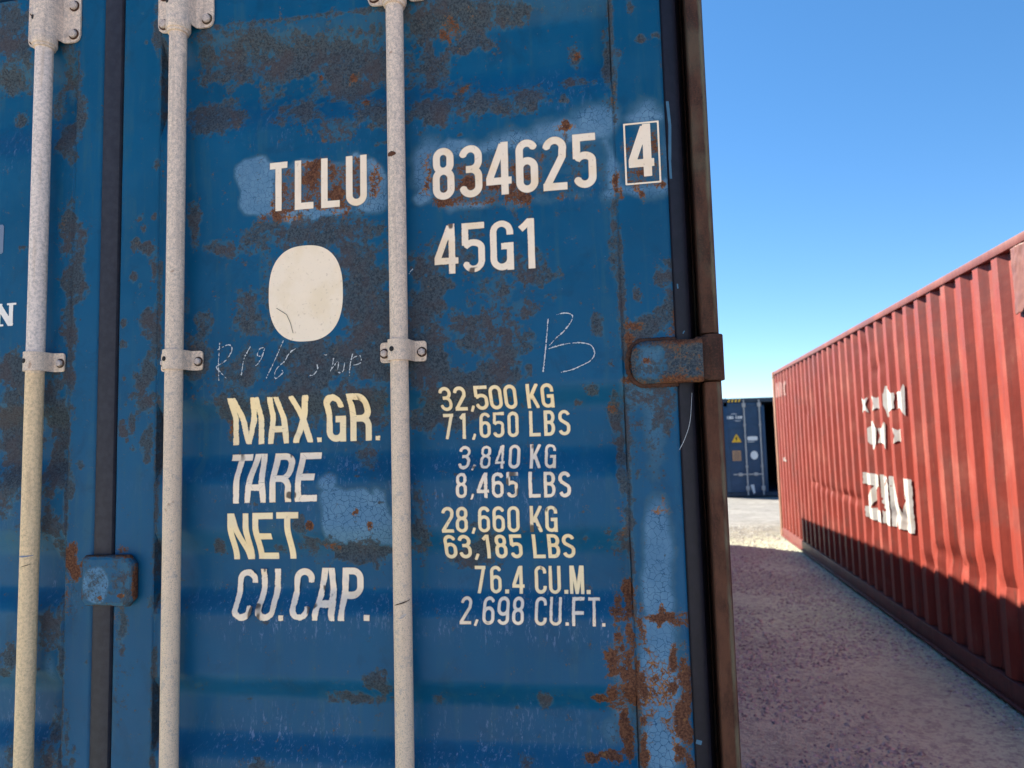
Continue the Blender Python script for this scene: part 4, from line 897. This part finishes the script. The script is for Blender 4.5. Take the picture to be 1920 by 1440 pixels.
# corner posts, header, sill, walls, roof
BODY = mat_metal_paint("blue_container_body", (0.010, 0.055, 0.15), (0.014, 0.07, 0.18), 40, .5, bigc=(0.07, 0.05, 0.045), bigmix=.6, big=5)
LEN = 12.19; CX0, CX1 = -2.375, .175; H = 2.896
m = MB(); m.box(PX0-.004, CX1-.009, .092, .17, .16, 2.74, .004); m.box(CX1-.030, CX1-.0055, .012, .17, .16, 2.74, .003); m.build("corner_post", RUST, near, True)
m = MB(); m.box(CX0, CX0+.05, -.004, .17, .16, 2.74, .004); m.build("corner_post", RUST, near, True)
for x in (CX0, CX1-.16):
    m = MB(); m.box(x, x+.16, LEN-.15, LEN, .16, 2.74, .01); m.build("corner_post", BODY, near, True)
m = MB(); m.box(CX0+.16, CX1-.17, .0, .12, 2.81, 2.89, .004); m.build("door_header", BODY, near, True)
m = MB(); m.box(CX0+.16, CX1-.17, .0, .14, .012, .16, .006); m.build("door_sill", BODY, near, True)
for x in (CX0, CX1-.165):
    for y in (0.0, LEN-.18):
        for z in (0.0, H-.15+.004):
            m = MB(); m.box(x, x+.165, y, y+.18, z, z+.15, .012); m.cyl((x+.0825, y, z+.07), (0, 1, 0), .035, .004, 20); m.build("corner_casting", BODY, near, True)
def corrugated(xo, sgn, y0, y1, z0, z1, depth=.036, pitch=.278):
    pts = []; y = y0; seq = [(0, 0), (.072, 0), (.14, 1), (.21, 1), (.278, 0)]
    while y < y1-pitch:
        for a, b in seq[:4]: pts.append((y+a, b))
        y += pitch
    pts += [(y, 0), (y1, 0)]
    v = []; f = []
    for (yy, d) in pts: v += [(xo-sgn*d*depth, yy, z0), (xo-sgn*d*depth, yy, z1)]
    for i in range(len(pts)-1): f.append([2*i, 2*i+1, 2*i+3, 2*i+2])
    return v, f, pts
for xo, s in ((CX0+.012, -1), (CX1-.012, 1)):
    v, f, _ = corrugated(xo, s, .175, LEN-.155, .15, 2.84)
    mesh_obj("side_wall", v, f, BODY, near)
    m = MB(); m.box(*sorted((xo+s*.010, xo-s*.05)), .185, LEN-.185, 2.835, 2.895, .004); m.build("top_rail", BODY, near, True)
    m = MB(); m.box(*sorted((xo+s*.010, xo-s*.05)), .185, LEN-.185, .012, .16, .004); m.build("bottom_rail", BODY, near, True)
m = MB(); m.box(CX0+.05, CX1-.05, .12, LEN-.05, 2.80, 2.885); m.build("roof", BODY, near)
m = MB(); m.box(CX0+.05, CX1-.05, .14, LEN-.05, .10, .15); m.build("container_floor", BODY, near)
m = MB(); m.box(CX0+.10, CX1-.10, LEN-.06, LEN-.02, .15, 2.80); m.build("end_wall", BODY, near)
# ------------------------------------------------------------------ RED CONTAINER
def ground_pt(px, py):
    d = _r*(px-960)/FPX - _u*(py-720)/FPX + _F
    t = -CAM[2]/d[2]; q = CAM+t*d; return np.array([q[0], q[1]])
gf, gn = ground_pt(1465, 1004), ground_pt(1900, 1325)
dr = (gf-gn)/np.hypot(*(gf-gn)); RANG = math.atan2(-dr[0], dr[1])
def red_mat(name, base1=(0.31, 0.050, 0.032), base2=(0.245, 0.038, 0.026)):
    k = NT(name)
    n1 = k.noise(1.0, 5, .6, .3, vec=k.coord(scale=(30, 30, 2.2))); n2 = k.noise(2.2, 4, .6, off=4); n3 = k.noise(60, 4, .7, off=6)
    c = k.mix(k.step(n1, .35, .68), base1, base2)
    c = k.mix(k.step(n2, .50, .72, 0, .55), c, (0.37, 0.110, 0.078))
    c = k.mix(k.step(k.noise(1.3, 5, .7, .8, off=51), .50, .64, 0, .5), c, (0.19, 0.050, 0.040))
    sv = k.math('MULTIPLY', k.step(k.noise(1.0, 5, .7, .5, vec=k.coord(scale=(90, 90, 8), loc=(3, 1, 2))), .60, .70), k.step(n2, .40, .6))
    c = k.mix(k.math('MULTIPLY', sv, .5), c, (0.42, 0.20, 0.12))
    c = k.mix(k.step(n3, .66, .74, 0, .6), c, (0.14, 0.05, 0.035))
    z = k.n("ShaderNodeSeparateXYZ"); k.L(k.tc.outputs['Object'], z.inputs[0])
    run = k.math('MULTIPLY', k.step(k.noise(1.0, 5, .7, .3, vec=k.coord(scale=(26, 26, 1.4), loc=(9, 4, 3))), .56, .66), k.step(z.outputs['Z'], .3, 1.8, .65, .15))
    c = k.mix(run, c, (0.12, 0.055, 0.042))
    ru = k.math('MULTIPLY', k.step(z.outputs['Z'], 2.4, 2.9, 0, .5), k.step(k.noise(6, 4, .7, off=17), .42, .6))
    c = k.mix(ru, c, (0.17, 0.055, 0.05))
    k.color(c); k.rough(k.step(n2, .3, .7, .45, .62)); k.spec(.32); k.bump(k.math('ADD', k.noise(7, 3, off=2), k.math('MULTIPLY', n3, .06)), .35, .008)
    return k.m
RED = red_mat("faded_red_paint"); REDD = red_mat("dark_red_rail_paint", (0.20, 0.055, 0.045), (0.15, 0.040, 0.034))
RUSTF = mat_metal_paint("rusty_brown_post", (0.26, 0.13, 0.075), (0.19, 0.085, 0.05), 30, .75, bigc=(0.34, 0.20, 0.13), bigmix=.6)
red = empty("shipping_container", "long red corrugated container, sunlit, with broken white lettering on its side", "shipping container", loc=(gf[0], gf[1], 0))
red.rotation_euler = (0, 0, RANG)
# local frame: x = 0 outer rail face (negative = towards the passage), y = 0 far end, container runs to y = -12.19
RL = -12.19; RH = 2.896
WX = .010           # proud face of the corrugation
DEP = .040; PITCH = .2745
YS = -.19
def red_pts():
    pts = []; y = YS
    k = 0
    pts.append((-.06, WX)); pts.append((YS+.02, WX))
    while y-PITCH > RL+.17:
        # going towards the viewer: proud face, flank in, recess, flank out
        pts += [(y, WX), (y-.080, WX), (y-.137, WX+DEP), (y-.217, WX+DEP)]
        y -= PITCH
    pts += [(y, WX), (RL+.06, WX)]
    return pts
RP = red_pts()
RYs = np.array([p[0] for p in RP][::-1]); RXs = np.array([p[1] for p in RP][::-1])
def red_x(y): return np.interp(y, RYs, RXs)
DENTS = [(-8.5+.35+.3*k, .98+.015*k, .11, .07, .020) for k in range(0)]
# dents: (y along, z, ry, rz, depth)
def along(px, py):
    d = _r*(px-960)/FPX - _u*(py-720)/FPX + _F
    nrm = np.array([dr[1], -dr[0], 0]); t = ((np.array([gf[0], gf[1], 0])+nrm*WX-CAM)@nrm)/(d@nrm); q = CAM+t*d
    return float((q[:2]-gf)@dr), float(q[2])
for (px, py, r1, r2, dp) in [(1528, 905, .2, .03, .02), (1545, 915, .2, .04, .02), (1562, 922, .2, .04, .018), (1582, 928, .25, .04, .02), (1602, 935, .25, .05, .02), (1738, 1058, .18, .06, .022), (1760, 1035, .12, .05, .016), (1785, 1050, .14, .08, .025), (1808, 1062, .12, .06, .02), (1830, 1085, .16, .08, .022), (1850, 1062, .12, .08, .02), (1884, 1105, .14, .07, .02), (1622, 658, .15, .1, .015), (1640, 690, .16, .08, .018), (1677, 965, .12, .06, .03), (1695, 978, .1, .07, .03), (1512, 770, .2, .1, .014), (1630, 985, .15, .1, .014), (1820, 990, .1, .05, .01)]:
    DENTS.append((*along(px, py), r1, r2, dp))
zs = np.concatenate([[.165], np.arange(.20, 2.80, .03), [2.835]])
yl = []
for i in range(len(RP)-1):
    a, b = RP[i][0], RP[i+1][0]; n = max(1, int(round(abs(b-a)/.03)))
    for k in range(n): yl.append(a+(b-a)*k/n)
yl.append(RP[-1][0]); yl = np.array(yl)
Yg, Zg = np.meshgrid(yl, zs)
def red_surf(y, z):
    x = red_x(y)
    for (a, b, ry, rz, dp) in DENTS:
        x = x+.75*dp*np.exp(-((y-a)/ry)**2-((z-b)/rz)**2)*(1+.8*(fbm(y, z, 16, 5, 2)-.5))
    return x+.003*(fbm(y, z, 2.2, 8, 3)-.5)
Xg = red_surf(Yg, Zg)
idx = np.arange(Xg.size).reshape(Xg.shape)
f = np.stack([idx[:-1, :-1], idx[:-1, 1:], idx[1:, 1:], idx[1:, :-1]], -1).reshape(-1, 4).tolist()
side = mesh_obj("side_wall", np.stack([Xg, Yg, Zg], -1).reshape(-1, 3), f, RED, red, True, "sunlit side with vertical corrugations and white letters"); side.data.set_sharp_from_angle(angle=R(14))
# top rail with dark gaps behind: rail stands proud of the recesses
m = MB(); m.box(-.002, .058, RL+.17, -.17, 2.836, RH-.004, .004); m.build("top_rail", REDD, red, True)
m = MB(); m.box(.0, .050, RL+.17, -.17, .030, .160, .003); m.box(-.022, .040, RL+.17, -.17, .014, .028, .002); m.build("bottom_rail", REDD, red, True)
for y0 in (-.16, RL):
    m = MB(); m.box(-.006, .15, y0, y0+.16, .118, RH-.118, .004); m.build("corner_post", RUSTF, red, True)
    m = MB(); m.box(2.28, 2.43, y0, y0+.16, .118, RH-.118, .004); m.build("corner_post", RUSTF, red, True)
    for x in (-.010, 2.274):
        for z in (0.0, RH-.118+.003):
            yy = y0-.018 if y0 > -1 else y0
            m = MB(); m.box(x, x+.162, yy, yy+.178, z, z+.115, .01); m.build("corner_casting", RUSTF, red, True)
m = MB(); m.box(.06, 2.36, RL+.1, -.05, RH-.075, RH-.03); m.build("roof", REDD, red)
v, f_, _ = corrugated(2.40, 1, RL+.16, -.16, .12, 2.84); mesh_obj("side_wall", v, f_, RED, red)
m = MB(); m.box(.15, 2.28, -.07, -.03, .12, 2.80); m.build("end_wall", RED, red)
m = MB(); m.box(.15, 2.28, RL+.03, RL+.07, .12, 2.80); m.build("end_wall", RED, red)
m = MB(); m.box(.055, 2.36, RL+.1, -.05, .10, .15); m.build("container_floor", REDD, red)
# ledge of dust on the inner lip of the bottom rail
# white broken lettering on the side
REDW = mat_metal_paint("chipped_white_paint", (0.58, 0.58, 0.55), (0.50, 0.50, 0.48), 30, .6, bigc=(0.42, 0.36, 0.28), bigmix=.5, big=4, bump=.2, speck=None)
REDP = mat_metal_paint("faded_pinkish_print", (0.50, 0.30, 0.26), (0.44, 0.24, 0.20), 30, .6, bump=0)
def side_hit(px, py):
    d = _r*(px-960)/FPX - _u*(py-720)/FPX + _F
    nrm = np.array([dr[1], -dr[0], 0]); g0 = np.array([gf[0], gf[1], 0])
    t = ((g0+nrm*(WX-.02)-CAM)@nrm)/(d@nrm)
    for _ in range(400):
        q = CAM+t*d; y = float((q[:2]-gf)@dr); x = float((q-g0)@nrm)
        if x >= red_x(y): break
        t += .002/abs(d@nrm)*.5
    return y, float(q[2])
def red_decal(polys, label, mat=REDW, cut=None, res=.009, name="lettering", off=.004, raw=False):
    """polys in photo points projected on the mean wall plane -> laid over the corrugations"""
    V = []; F = []
    for pg in polys:
        w = pg if raw else [side_hit(*p) for p in pg]
        ys = [p[0] for p in w]; zs_ = [p[1] for p in w]
        X, Z = np.meshgrid(np.arange(min(ys)-.03, max(ys)+.03, res*.5), np.arange(min(zs_)-.03, max(zs_)+.03, res*.6))
        # polygon sdf
        D = np.full(X.shape, 9.); s = np.ones(X.shape)
        n = len(w)
        for i in range(n):
            ax, az = w[i]; bx, bz = w[i-1]; ex, ez = bx-ax, bz-az; wx, wz = X-ax, Z-az
            tt = np.clip((wx*ex+wz*ez)/(ex*ex+ez*ez+1e-9), 0, 1); D = np.minimum(D, np.hypot(wx-ex*tt, wz-ez*tt))
            c1 = Z >= az; c2 = Z < bz; c3_ = ex*wz > ez*wx
            s = np.where((c1 & c2 & c3_) | (~c1 & ~c2 & ~c3_), -s, s)
        D = D*s+(.003*(fbm(X, Z, 12, 3, 3)-.5))
        if cut is not None: D = np.maximum(D, cut(X, Z))
        v = []; g = []; march(D, X, Z, 0, v, g); b = len(V); V += v; F += [[k+b for k in q] for q in g]
    A = np.array(V); x = np.minimum.reduce([red_surf(A[:, 0]+q, A[:, 1]) for q in (-.006, -.003, 0, .003, .006)])-off*.6
    return mesh_obj(name, np.stack([x, A[:, 0], A[:, 1]], -1), F, mat, red, True, label)
C5 = lambda *a: [(1440+x/3, 420+y/3) for x, y in a]
C6 = lambda *a: [(1440+x/3, 900+y/3) for x, y in a]
_marks = []
_marks.append([
           C5((648, 958), (655, 950), (664, 910), (672, 925), (688, 952), (712, 948), (718, 975), (710, 1000), (716, 1035), (690, 1050), (680, 1086), (668, 1050), (652, 1020)),
           C5((722, 950), (735, 942), (748, 942), (765, 897), (773, 915), (778, 1078), (760, 1060), (745, 1035), (722, 1038), (735, 1000))])
_marks.append([C5((562, 1150), (575, 1140), (588, 1105), (600, 1130), (614, 1150), (612, 1235), (598, 1270), (585, 1240), (566, 1225)), C5((622, 1148), (640, 1150), (658, 1112), (664, 1130), (668, 1272), (655, 1240), (642, 1232), (622, 1232), (635, 1190))])
yA, _ = side_hit(1624, 940); yB, _ = side_hit(1716, 950); _, zT = side_hit(1650, 890); _, zB = side_hit(1690, 993)
def side_letter(ch, ya, w, z0, h, t, label, seed):
    X, Z = np.meshgrid(np.arange(-.02, w+.02, .008), np.arange(-.02, h+.02, .008))
    D = np.maximum(sdf_strokes(X, Z, glyph(ch, w, h, t), t), np.maximum(np.maximum(-X, X-w), np.maximum(-Z, Z-h)))
    n = fbm(ya-X, Z+z0, 9, seed, 4); D = np.maximum(D, (n-.76)*.3)+.012*(fbm(ya-X, Z, 40, seed+3, 2)-.45)
    v = []; g = []; march(D, ya-X, Z+z0, 0, v, g)
    A = np.array(v); x = np.minimum.reduce([red_surf(A[:, 0]+q, A[:, 1]) for q in (-.007, -.003, 0, .003, .007)])-.0025
    return mesh_obj("lettering", np.stack([x, A[:, 0], A[:, 1]], -1), [q[::-1] for q in g], REDW, red, True, label)
for ch, pa, pb, t in (("Z", 1623, 1651.5, .12), ("I", 1655, 1668, .30), ("M", 1671, 1714.5, .105)):
    ya = side_hit(pa, 945)[0]; yb_ = side_hit(pb, 945)[0]
    side_letter(ch, ya, ya-yb_, zB, zT-zB, t, "large white letter %s, chipped" % ch, ord(ch))
def bow(px, py, w, hpx, taper=.6):
    y, z = side_hit(px, py); h = hpx/2/((px-1208)/2.2)
    return [(y+w/2, z+h), (y, z+h*taper), (y-w/2, z+h), (y-w*.25, z), (y-w/2, z-h), (y, z-h*taper), (y+w/2, z-h), (y+w*.25, z)]
for (px, py, w, hp, lab) in ((1620.5, 759.5, .13, 30, "small white bow-tie mark, far end of upper row"), (1645, 755.5, .13, 32, "small white bow-tie mark in the upper row"), (1686, 816.5, .12, 34, "small white bow-tie mark, near end of lower row")):
    red_decal([bow(px, py, w, hp)], lab, raw=True)
for _row, _lab in zip(_marks, ("broken white star, upper row", "broken white star, lower row")):
    for _m in _row: red_decal([_m], _lab)
red_decal([[(1455, 718), (1457, 718), (1460, 728), (1457, 746), (1455, 746)], [(1461, 716), (1464, 716), (1465, 742), (1461, 744)], [(1466, 717), (1467.5, 717), (1468.5, 741), (1467, 741)], [(1470, 716), (1474, 714), (1475, 720), (1472, 722), (1472, 738), (1475, 738), (1474, 741), (1470, 741)]], "small faded white letters near the far end", off=.003, mat=REDP)
red_decal([[(1470, 858), (1475, 857), (1472, 863), (1476, 862), (1475, 865), (1469, 864)]], "small white scrape", off=.003)
# crumpled rusty sheet hooked over the side near the camera
K = mat_metal_paint("crumpled_brown_sheet", (0.22, 0.085, 0.060), (0.18, 0.065, 0.05), 25, .5, bigc=(0.14, 0.05, 0.04), bigmix=.7, big=8, bump=.15, bd=.004)
ya, _ = along(1905, 520); yb = ya-.40
Yg, Zg = np.meshgrid(np.linspace(yb, ya, 50), np.linspace(2.44, 2.825, 60))
edge = .10*(fbm(Yg, Yg*0, 8, 3)-.5)
Zg = np.where(Zg < 2.50, Zg+.9*edge*(2.50-Zg)/.06, Zg)
Xg = -.004-.035*np.abs(vnoise(Yg*9+.4*Zg, Zg*2.2, 31)-.5)-.010*np.abs(vnoise(Yg*23+Zg*5, Zg*11, 32)-.5)
idx = np.arange(Xg.size).reshape(Xg.shape); f = np.stack([idx[:-1, :-1], idx[:-1, 1:], idx[1:, 1:], idx[1:, :-1]], -1).reshape(-1, 4).tolist()
cs = mesh_obj("patch_sheet", np.stack([Xg, Yg, Zg], -1).reshape(-1, 3), f, K, red, True, "crumpled brown sheet near the top rail")
sol = cs.modifiers.new("t", 'SOLIDIFY'); sol.thickness = .002

# ------------------------------------------------------------------ FAR CONTAINER
FB1 = mat_metal_paint("navy_container_paint", (0.008, 0.042, 0.098), (0.011, 0.052, 0.120), 6, .5, bigc=(0.03, 0.07, 0.15), bigmix=.4, big=2)
FB2 = mat_metal_paint("navy_frame_paint", (0.014, 0.030, 0.055), (0.02, 0.04, 0.07), 6, .6)
FW = mat_metal_paint("far_white_print", (0.70, 0.72, 0.74), (0.62, 0.65, 0.68), 20, .6, bump=0)
FY = mat_metal_paint("far_yellow_print", (0.75, 0.45, 0.03), (0.70, 0.40, 0.02), 20, .6, bump=0)
FO = mat_metal_paint("far_brown_placard", (0.42, 0.25, 0.14), (0.34, 0.20, 0.12), 20, .6, bump=0)
FG = mat_metal_paint("far_galvanised", (0.42, 0.42, 0.42), (0.30, 0.30, 0.31), 20, .5)
gy = ground_pt(1400, 932)[1]
fx0 = P(1357.5, 850, gy)[0]
far = empty("shipping_container", "small-looking navy container far behind with yellow triangle and open right door", "shipping container", loc=(fx0, gy, 0))
FWd, FL = 2.438, 12.19
def fp(px, py, Y=gy): x, z = P(px, py, Y); return x-fx0, z
FT = fp(1400, 746)[1]
def fb(n, mat, *boxes, lab=None):
    m = MB()
    for b in boxes: m.box(*b)
    return m.build(n, mat, far, True, label=lab)
xd0 = .055; xd1 = FWd/2-.012
fb("corner_post", FB2, (0, .055, 0, .16, .118, FT-.118, .006)); fb("corner_post", FB2, (FWd-.055, FWd, 0, .16, .118, FT-.118, .006))
fb("corner_post", FB2, (0, .15, FL-.15, FL, .118, FT-.118, .006)); fb("corner_post", FB2, (FWd-.15, FWd, FL-.15, FL, .118, FT-.118, .006))
for x in (-.002, FWd-.160):
    for y in (-.003, FL-.17):
        for z in (0, FT-.116): fb("corner_casting", FB2, (x, x+.162, y, y+.178, z, z+.118, .01))
fb("door_header", FB2, (.165, FWd-.165, .0, .12, FT-.13, FT-.006, .006)); fb("door_sill", FB2, (.165, FWd-.165, .0, .14, .015, .13, .006))
# hazard stripes on the header
for k in range(4):
    m = MB(); m.prism([(.18+k*.10, FT-.115), (.225+k*.10, FT-.115), (.255+k*.10, FT-.03), (.21+k*.10, FT-.03)], -.003, .001, 'y'); m.build("warning_stripe", FY if k % 1 == 0 else FW, far)
# left door with three shallow recesses
dz0, dz1 = .14, FT-.14
lev = [dz0, fp(1400, 867)[1], fp(1400, 835)[1], fp(1400, 803)[1], dz1]
m = MB(); m.box(xd0, xd1, .02, .05, dz0, dz1)
for i in range(4):
    a, b = lev[i], lev[i+1]
    m.box(xd0, xd1, .004, .02, a-.0, a+.05, .004)
m.box(xd0, xd0+.11, .0, .02, dz0, dz1, .003); m.box(xd1-.09, xd1, .0, .02, dz0, dz1, .003); m.box(xd0, xd1, .0, .02, dz1-.10, dz1, .003)
m.box(xd0+.11, xd1-.09, .010, .02, lev[3]+.05, dz1-.10)
ldoor = m.build("door", FB1, far, True, "closed left door with two rods")
# rods
for (pa, pb) in (((1393.8, 752), (1402.5, 927)), ((1423, 752), (1431, 927))):
    x = (fp(*pa)[0]+fp(*pb)[0])/2
    m = MB(); m.cyl((x, -.045, (dz0+dz1)/2), (0, 0, 1), .021, dz1-dz0+.16, 16); ro_ = m.build("locking_rod", FG, far, True)
    for z in (dz1-.07, lev[3]+.10, lev[1]-.12, dz0+.12):
        w = .05 if z in (dz1-.07, dz0+.12) else .035; h = .06 if w > .04 else .03
        m = MB(); m.box(x-w, x+w, -.07, -.0, z-h, z+h, .008); m.build("rod_bracket", FG, ro_, True)
    hz = fp(1400, 889)[1]
    m = MB(); m.box(x-.40, x+.02, -.085, -.068, hz-.018, hz+.018, .004); m.box(x-.24, x-.14, -.08, -.0, hz-.05, hz+.05, .01); m.build("door_handle", FG, ro_, True)
def fsign(name, pts, mat, lab, parent=None, y0=-.006):
    m = MB(); m.prism(pts, y0, .005, 'y'); return m.build(name, mat, parent or ldoor, label=lab)
def circ(px, py, rx, ry, n=24, e=2):
    x, z = fp(px, py); return [(x+rx*math.copysign(abs(math.cos(t))**(2/e), math.cos(t)), z+ry*math.copysign(abs(math.sin(t))**(2/e), math.sin(t))) for t in [2*math.pi*k/n for k in range(n)]]
fsign("round_sticker", circ(1414.3, 853.5, .105, .125), FW, "white oval sticker")
fsign("label_sticker", circ(1410.7, 822, .145, .062, e=5), FW, "white rounded label")
x, z = fp(1408, 828.5); fsign("label_sticker", [(x-.09, z-.008), (x+.09, z-.008), (x+.09, z+.008), (x-.09, z+.008)], FW, "thin white caption")
x, z = fp(1381, 822); fsign("warning_triangle", [(x-.14, z-.115), (x+.14, z-.115), (x+.012, z+.12), (x-.012, z+.12)], FY, "yellow warning triangle")
fsign("warning_symbol", [(x-.022, z+.04), (x+.02, z+.05), (x+.0, z-.01), (x+.03, z-.005), (x-.03, z-.09), (x-.01, z-.03), (x-.035, z-.03)], DARK, "black bolt symbol", y0=-.009)
x, z = fp(1381.5, 854.5); fsign("placard", [(x-.12, z-.15), (x+.12, z-.15), (x+.12, z+.15), (x-.12, z+.15)], FO, "brown placard with small print")
for k in range(5):
    fsign("placard_print", [(x-.09, z-.11+k*.05), (x+.09, z-.11+k*.05), (x+.09, z-.095+k*.05), (x-.09, z-.095+k*.05)], FB2, None, y0=-.009)
x, z = fp(1411.5, 918)
fsign("paper_label", [(x-.06, z+.14), (x+.04, z+.15), (x+.07, z-.09), (x+.02, z-.13)], FW, "torn pale paper")
# CMA CGM logo
xa, za = fp(1363, 786); xb, zb_ = fp(1393, 780)
hh = .085; word = "CMA CGM"; adv = (xb-xa)/7.0; pcs = []
for k, ch in enumerate(word):
    if ch != ' ': pcs.append((xa+k*adv*1.02+(0 if k < 4 else -.35*adv), za, adv*.86, hh, glyph(ch, adv*.86, hh, .018), .018, True))
V = decal("lettering", FW, ldoor, pcs, off=.0, surf=None, res=.006, label="two short words in white capitals")
for v in V.data.vertices: v.co.y = -.003
sw = MB()
def swoosh(cx, cz, w, s):
    n = 10; t = [(cx-w/2+w*k/n, cz+s*.030*math.sin(math.pi*k/n)) for k in range(n+1)]; b = [(p[0], p[1]-s*(.004+.012*math.sin(math.pi*k/n))) for k, p in enumerate(t)]
    sw.prism(t+b[::-1], -.006, .004, 'y')
swoosh((xa+xb)/2-.03, za+hh+.045, .20, 1); swoosh((xa+xb)/2+.07, za-.045, .20, -1)
sw.build("logo_mark", FW, ldoor, label="white curved strokes above and below the name")
# open right door folded back along the side, interior, walls
fb("door", FB1, (FWd+.02, FWd+.07, .02, 1.18, dz0, dz1, .005), lab="right door swung open")
v, f, _ = corrugated(.012, -1, .16, FL-.16, .12, FT-.06); mesh_obj("side_wall", v, f, FB1, far)
v, f, _ = corrugated(FWd-.012, 1, .16, FL-.16, .12, FT-.06); mesh_obj("side_wall", v, f, FB1, far)
for x in (.002, FWd-.062): fb("top_rail", FB2, (x, x+.06, .18, FL-.18, FT-.065, FT-.005, .004)); fb("bottom_rail", FB2, (x, x+.06, .18, FL-.18, .012, .15, .004))
fb("roof", FB2, (.05, FWd-.05, .12, FL-.05, FT-.09, FT-.03)); fb("container_floor", FB2, (.06, FWd-.06, .14, FL-.05, .10, .145)); fb("end_wall", FB2, (.1, FWd-.1, FL-.07, FL-.03, .15, FT-.1))

# ------------------------------------------------------------------ GROUND
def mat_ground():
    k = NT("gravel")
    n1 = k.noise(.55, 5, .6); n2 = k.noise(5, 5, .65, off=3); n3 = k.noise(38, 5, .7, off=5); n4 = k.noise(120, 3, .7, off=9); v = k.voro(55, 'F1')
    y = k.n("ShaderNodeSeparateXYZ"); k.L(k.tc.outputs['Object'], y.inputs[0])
    c = k.mix(k.step(n1, .35, .65), (0.74, 0.86, 0.60), (0.58, 0.68, 0.47))  # shade lift put into the colour: gravel lightened in the passage
    # unseen ground behind camera paled to bounce light; far yard toned down where sunlit
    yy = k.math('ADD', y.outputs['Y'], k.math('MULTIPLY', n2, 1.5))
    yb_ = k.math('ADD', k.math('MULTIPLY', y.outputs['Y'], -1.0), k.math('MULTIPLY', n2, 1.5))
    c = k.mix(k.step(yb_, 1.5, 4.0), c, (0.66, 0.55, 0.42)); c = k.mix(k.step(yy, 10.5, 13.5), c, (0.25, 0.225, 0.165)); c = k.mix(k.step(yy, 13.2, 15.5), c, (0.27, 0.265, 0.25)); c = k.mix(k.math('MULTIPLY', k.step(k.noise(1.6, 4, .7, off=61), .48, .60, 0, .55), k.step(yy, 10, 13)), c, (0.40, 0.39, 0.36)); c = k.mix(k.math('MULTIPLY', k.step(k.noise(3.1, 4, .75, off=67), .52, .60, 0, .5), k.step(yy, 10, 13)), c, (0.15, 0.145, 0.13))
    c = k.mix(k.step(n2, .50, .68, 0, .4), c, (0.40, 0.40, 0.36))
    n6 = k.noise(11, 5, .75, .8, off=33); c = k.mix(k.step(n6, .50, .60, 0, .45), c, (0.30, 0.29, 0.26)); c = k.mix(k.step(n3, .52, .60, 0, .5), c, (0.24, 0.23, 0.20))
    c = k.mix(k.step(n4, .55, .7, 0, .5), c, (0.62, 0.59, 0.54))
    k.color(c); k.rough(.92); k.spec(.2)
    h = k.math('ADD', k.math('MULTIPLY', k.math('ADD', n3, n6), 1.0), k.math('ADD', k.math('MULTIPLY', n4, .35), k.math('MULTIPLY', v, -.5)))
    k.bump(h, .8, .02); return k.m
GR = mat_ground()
xs = np.concatenate([[-600, -200, -60, -20, -8], np.arange(-4, 8, .08), [10, 20, 60, 200, 600]])
ys = np.concatenate([[-600, -200, -60, -20, -8], np.arange(-4, 26, .08), [30, 60, 200, 600]])
X, Y = np.meshgrid(xs, ys)
Z = .030*(fbm(X, Y, .8, 3, 3)-.5)+.012*(fbm(X, Y, 4, 6, 3)-.5)-.012
Z = np.where((np.abs(X) > 7.9) | (Y > 25.8) | (Y < -3.9), -.012, Z)
idx = np.arange(X.size).reshape(X.shape); f = np.stack([idx[:-1, :-1], idx[:-1, 1:], idx[1:, 1:], idx[1:, :-1]], -1).reshape(-1, 4).tolist()
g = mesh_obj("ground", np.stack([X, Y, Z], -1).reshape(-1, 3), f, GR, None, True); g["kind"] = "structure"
# loose stones
rng = np.random.default_rng(5)
N = 30000
sy = 2.2+(13.5-2.2)*rng.random(N)**1.35; sx = .25+rng.random(N)*(2.35)
keep = vnoise(sx*1.6, sy*1.6, 5)+.35*rng.random(N) > .52
sx, sy = sx[keep], sy[keep]; N = len(sx)
sz_ = np.interp(0, [0, 1], [0, 1])
hz_ = .030*(fbm(sx, sy, .8, 3, 3)-.5)+.012*(fbm(sx, sy, 4, 6, 3)-.5)-.012
base = np.array([(1, 0, 0), (-1, 0, 0), (0, 1, 0), (0, -1, 0), (0, 0, 1), (0, 0, -1)], float); fc = np.array([(0, 2, 4), (2, 1, 4), (1, 3, 4), (3, 0, 4), (2, 0, 5), (1, 2, 5), (3, 1, 5), (0, 3, 5)])
sc = (.005+.020*rng.random(N)**3.2)[:, None, None]
V = base[None]*sc*(.7+.6*rng.random((N, 6, 1))); V += sc*.35*(rng.random((N, 6, 3))-.5); V[:, :, 2] *= .65
an = rng.random(N)*6.28; c_, s_ = np.cos(an)[:, None], np.sin(an)[:, None]
V = np.stack([V[:, :, 0]*c_-V[:, :, 1]*s_+sx[:, None], V[:, :, 0]*s_+V[:, :, 1]*c_+sy[:, None], V[:, :, 2]+hz_[:, None]+.001], -1).reshape(-1, 3)
F = (fc[None]+np.arange(N)[:, None, None]*6).reshape(-1, 3).tolist()
STN = mat_metal_paint("loose_stone", (0.66, 0.66, 0.58), (0.26, 0.25, 0.23), 25, .9, bump=0)
st = mesh_obj("gravel", V, F, STN); st["kind"] = "stuff"
st["label"] = "loose grey gravel stones scattered between the containers"; st["category"] = "gravel"
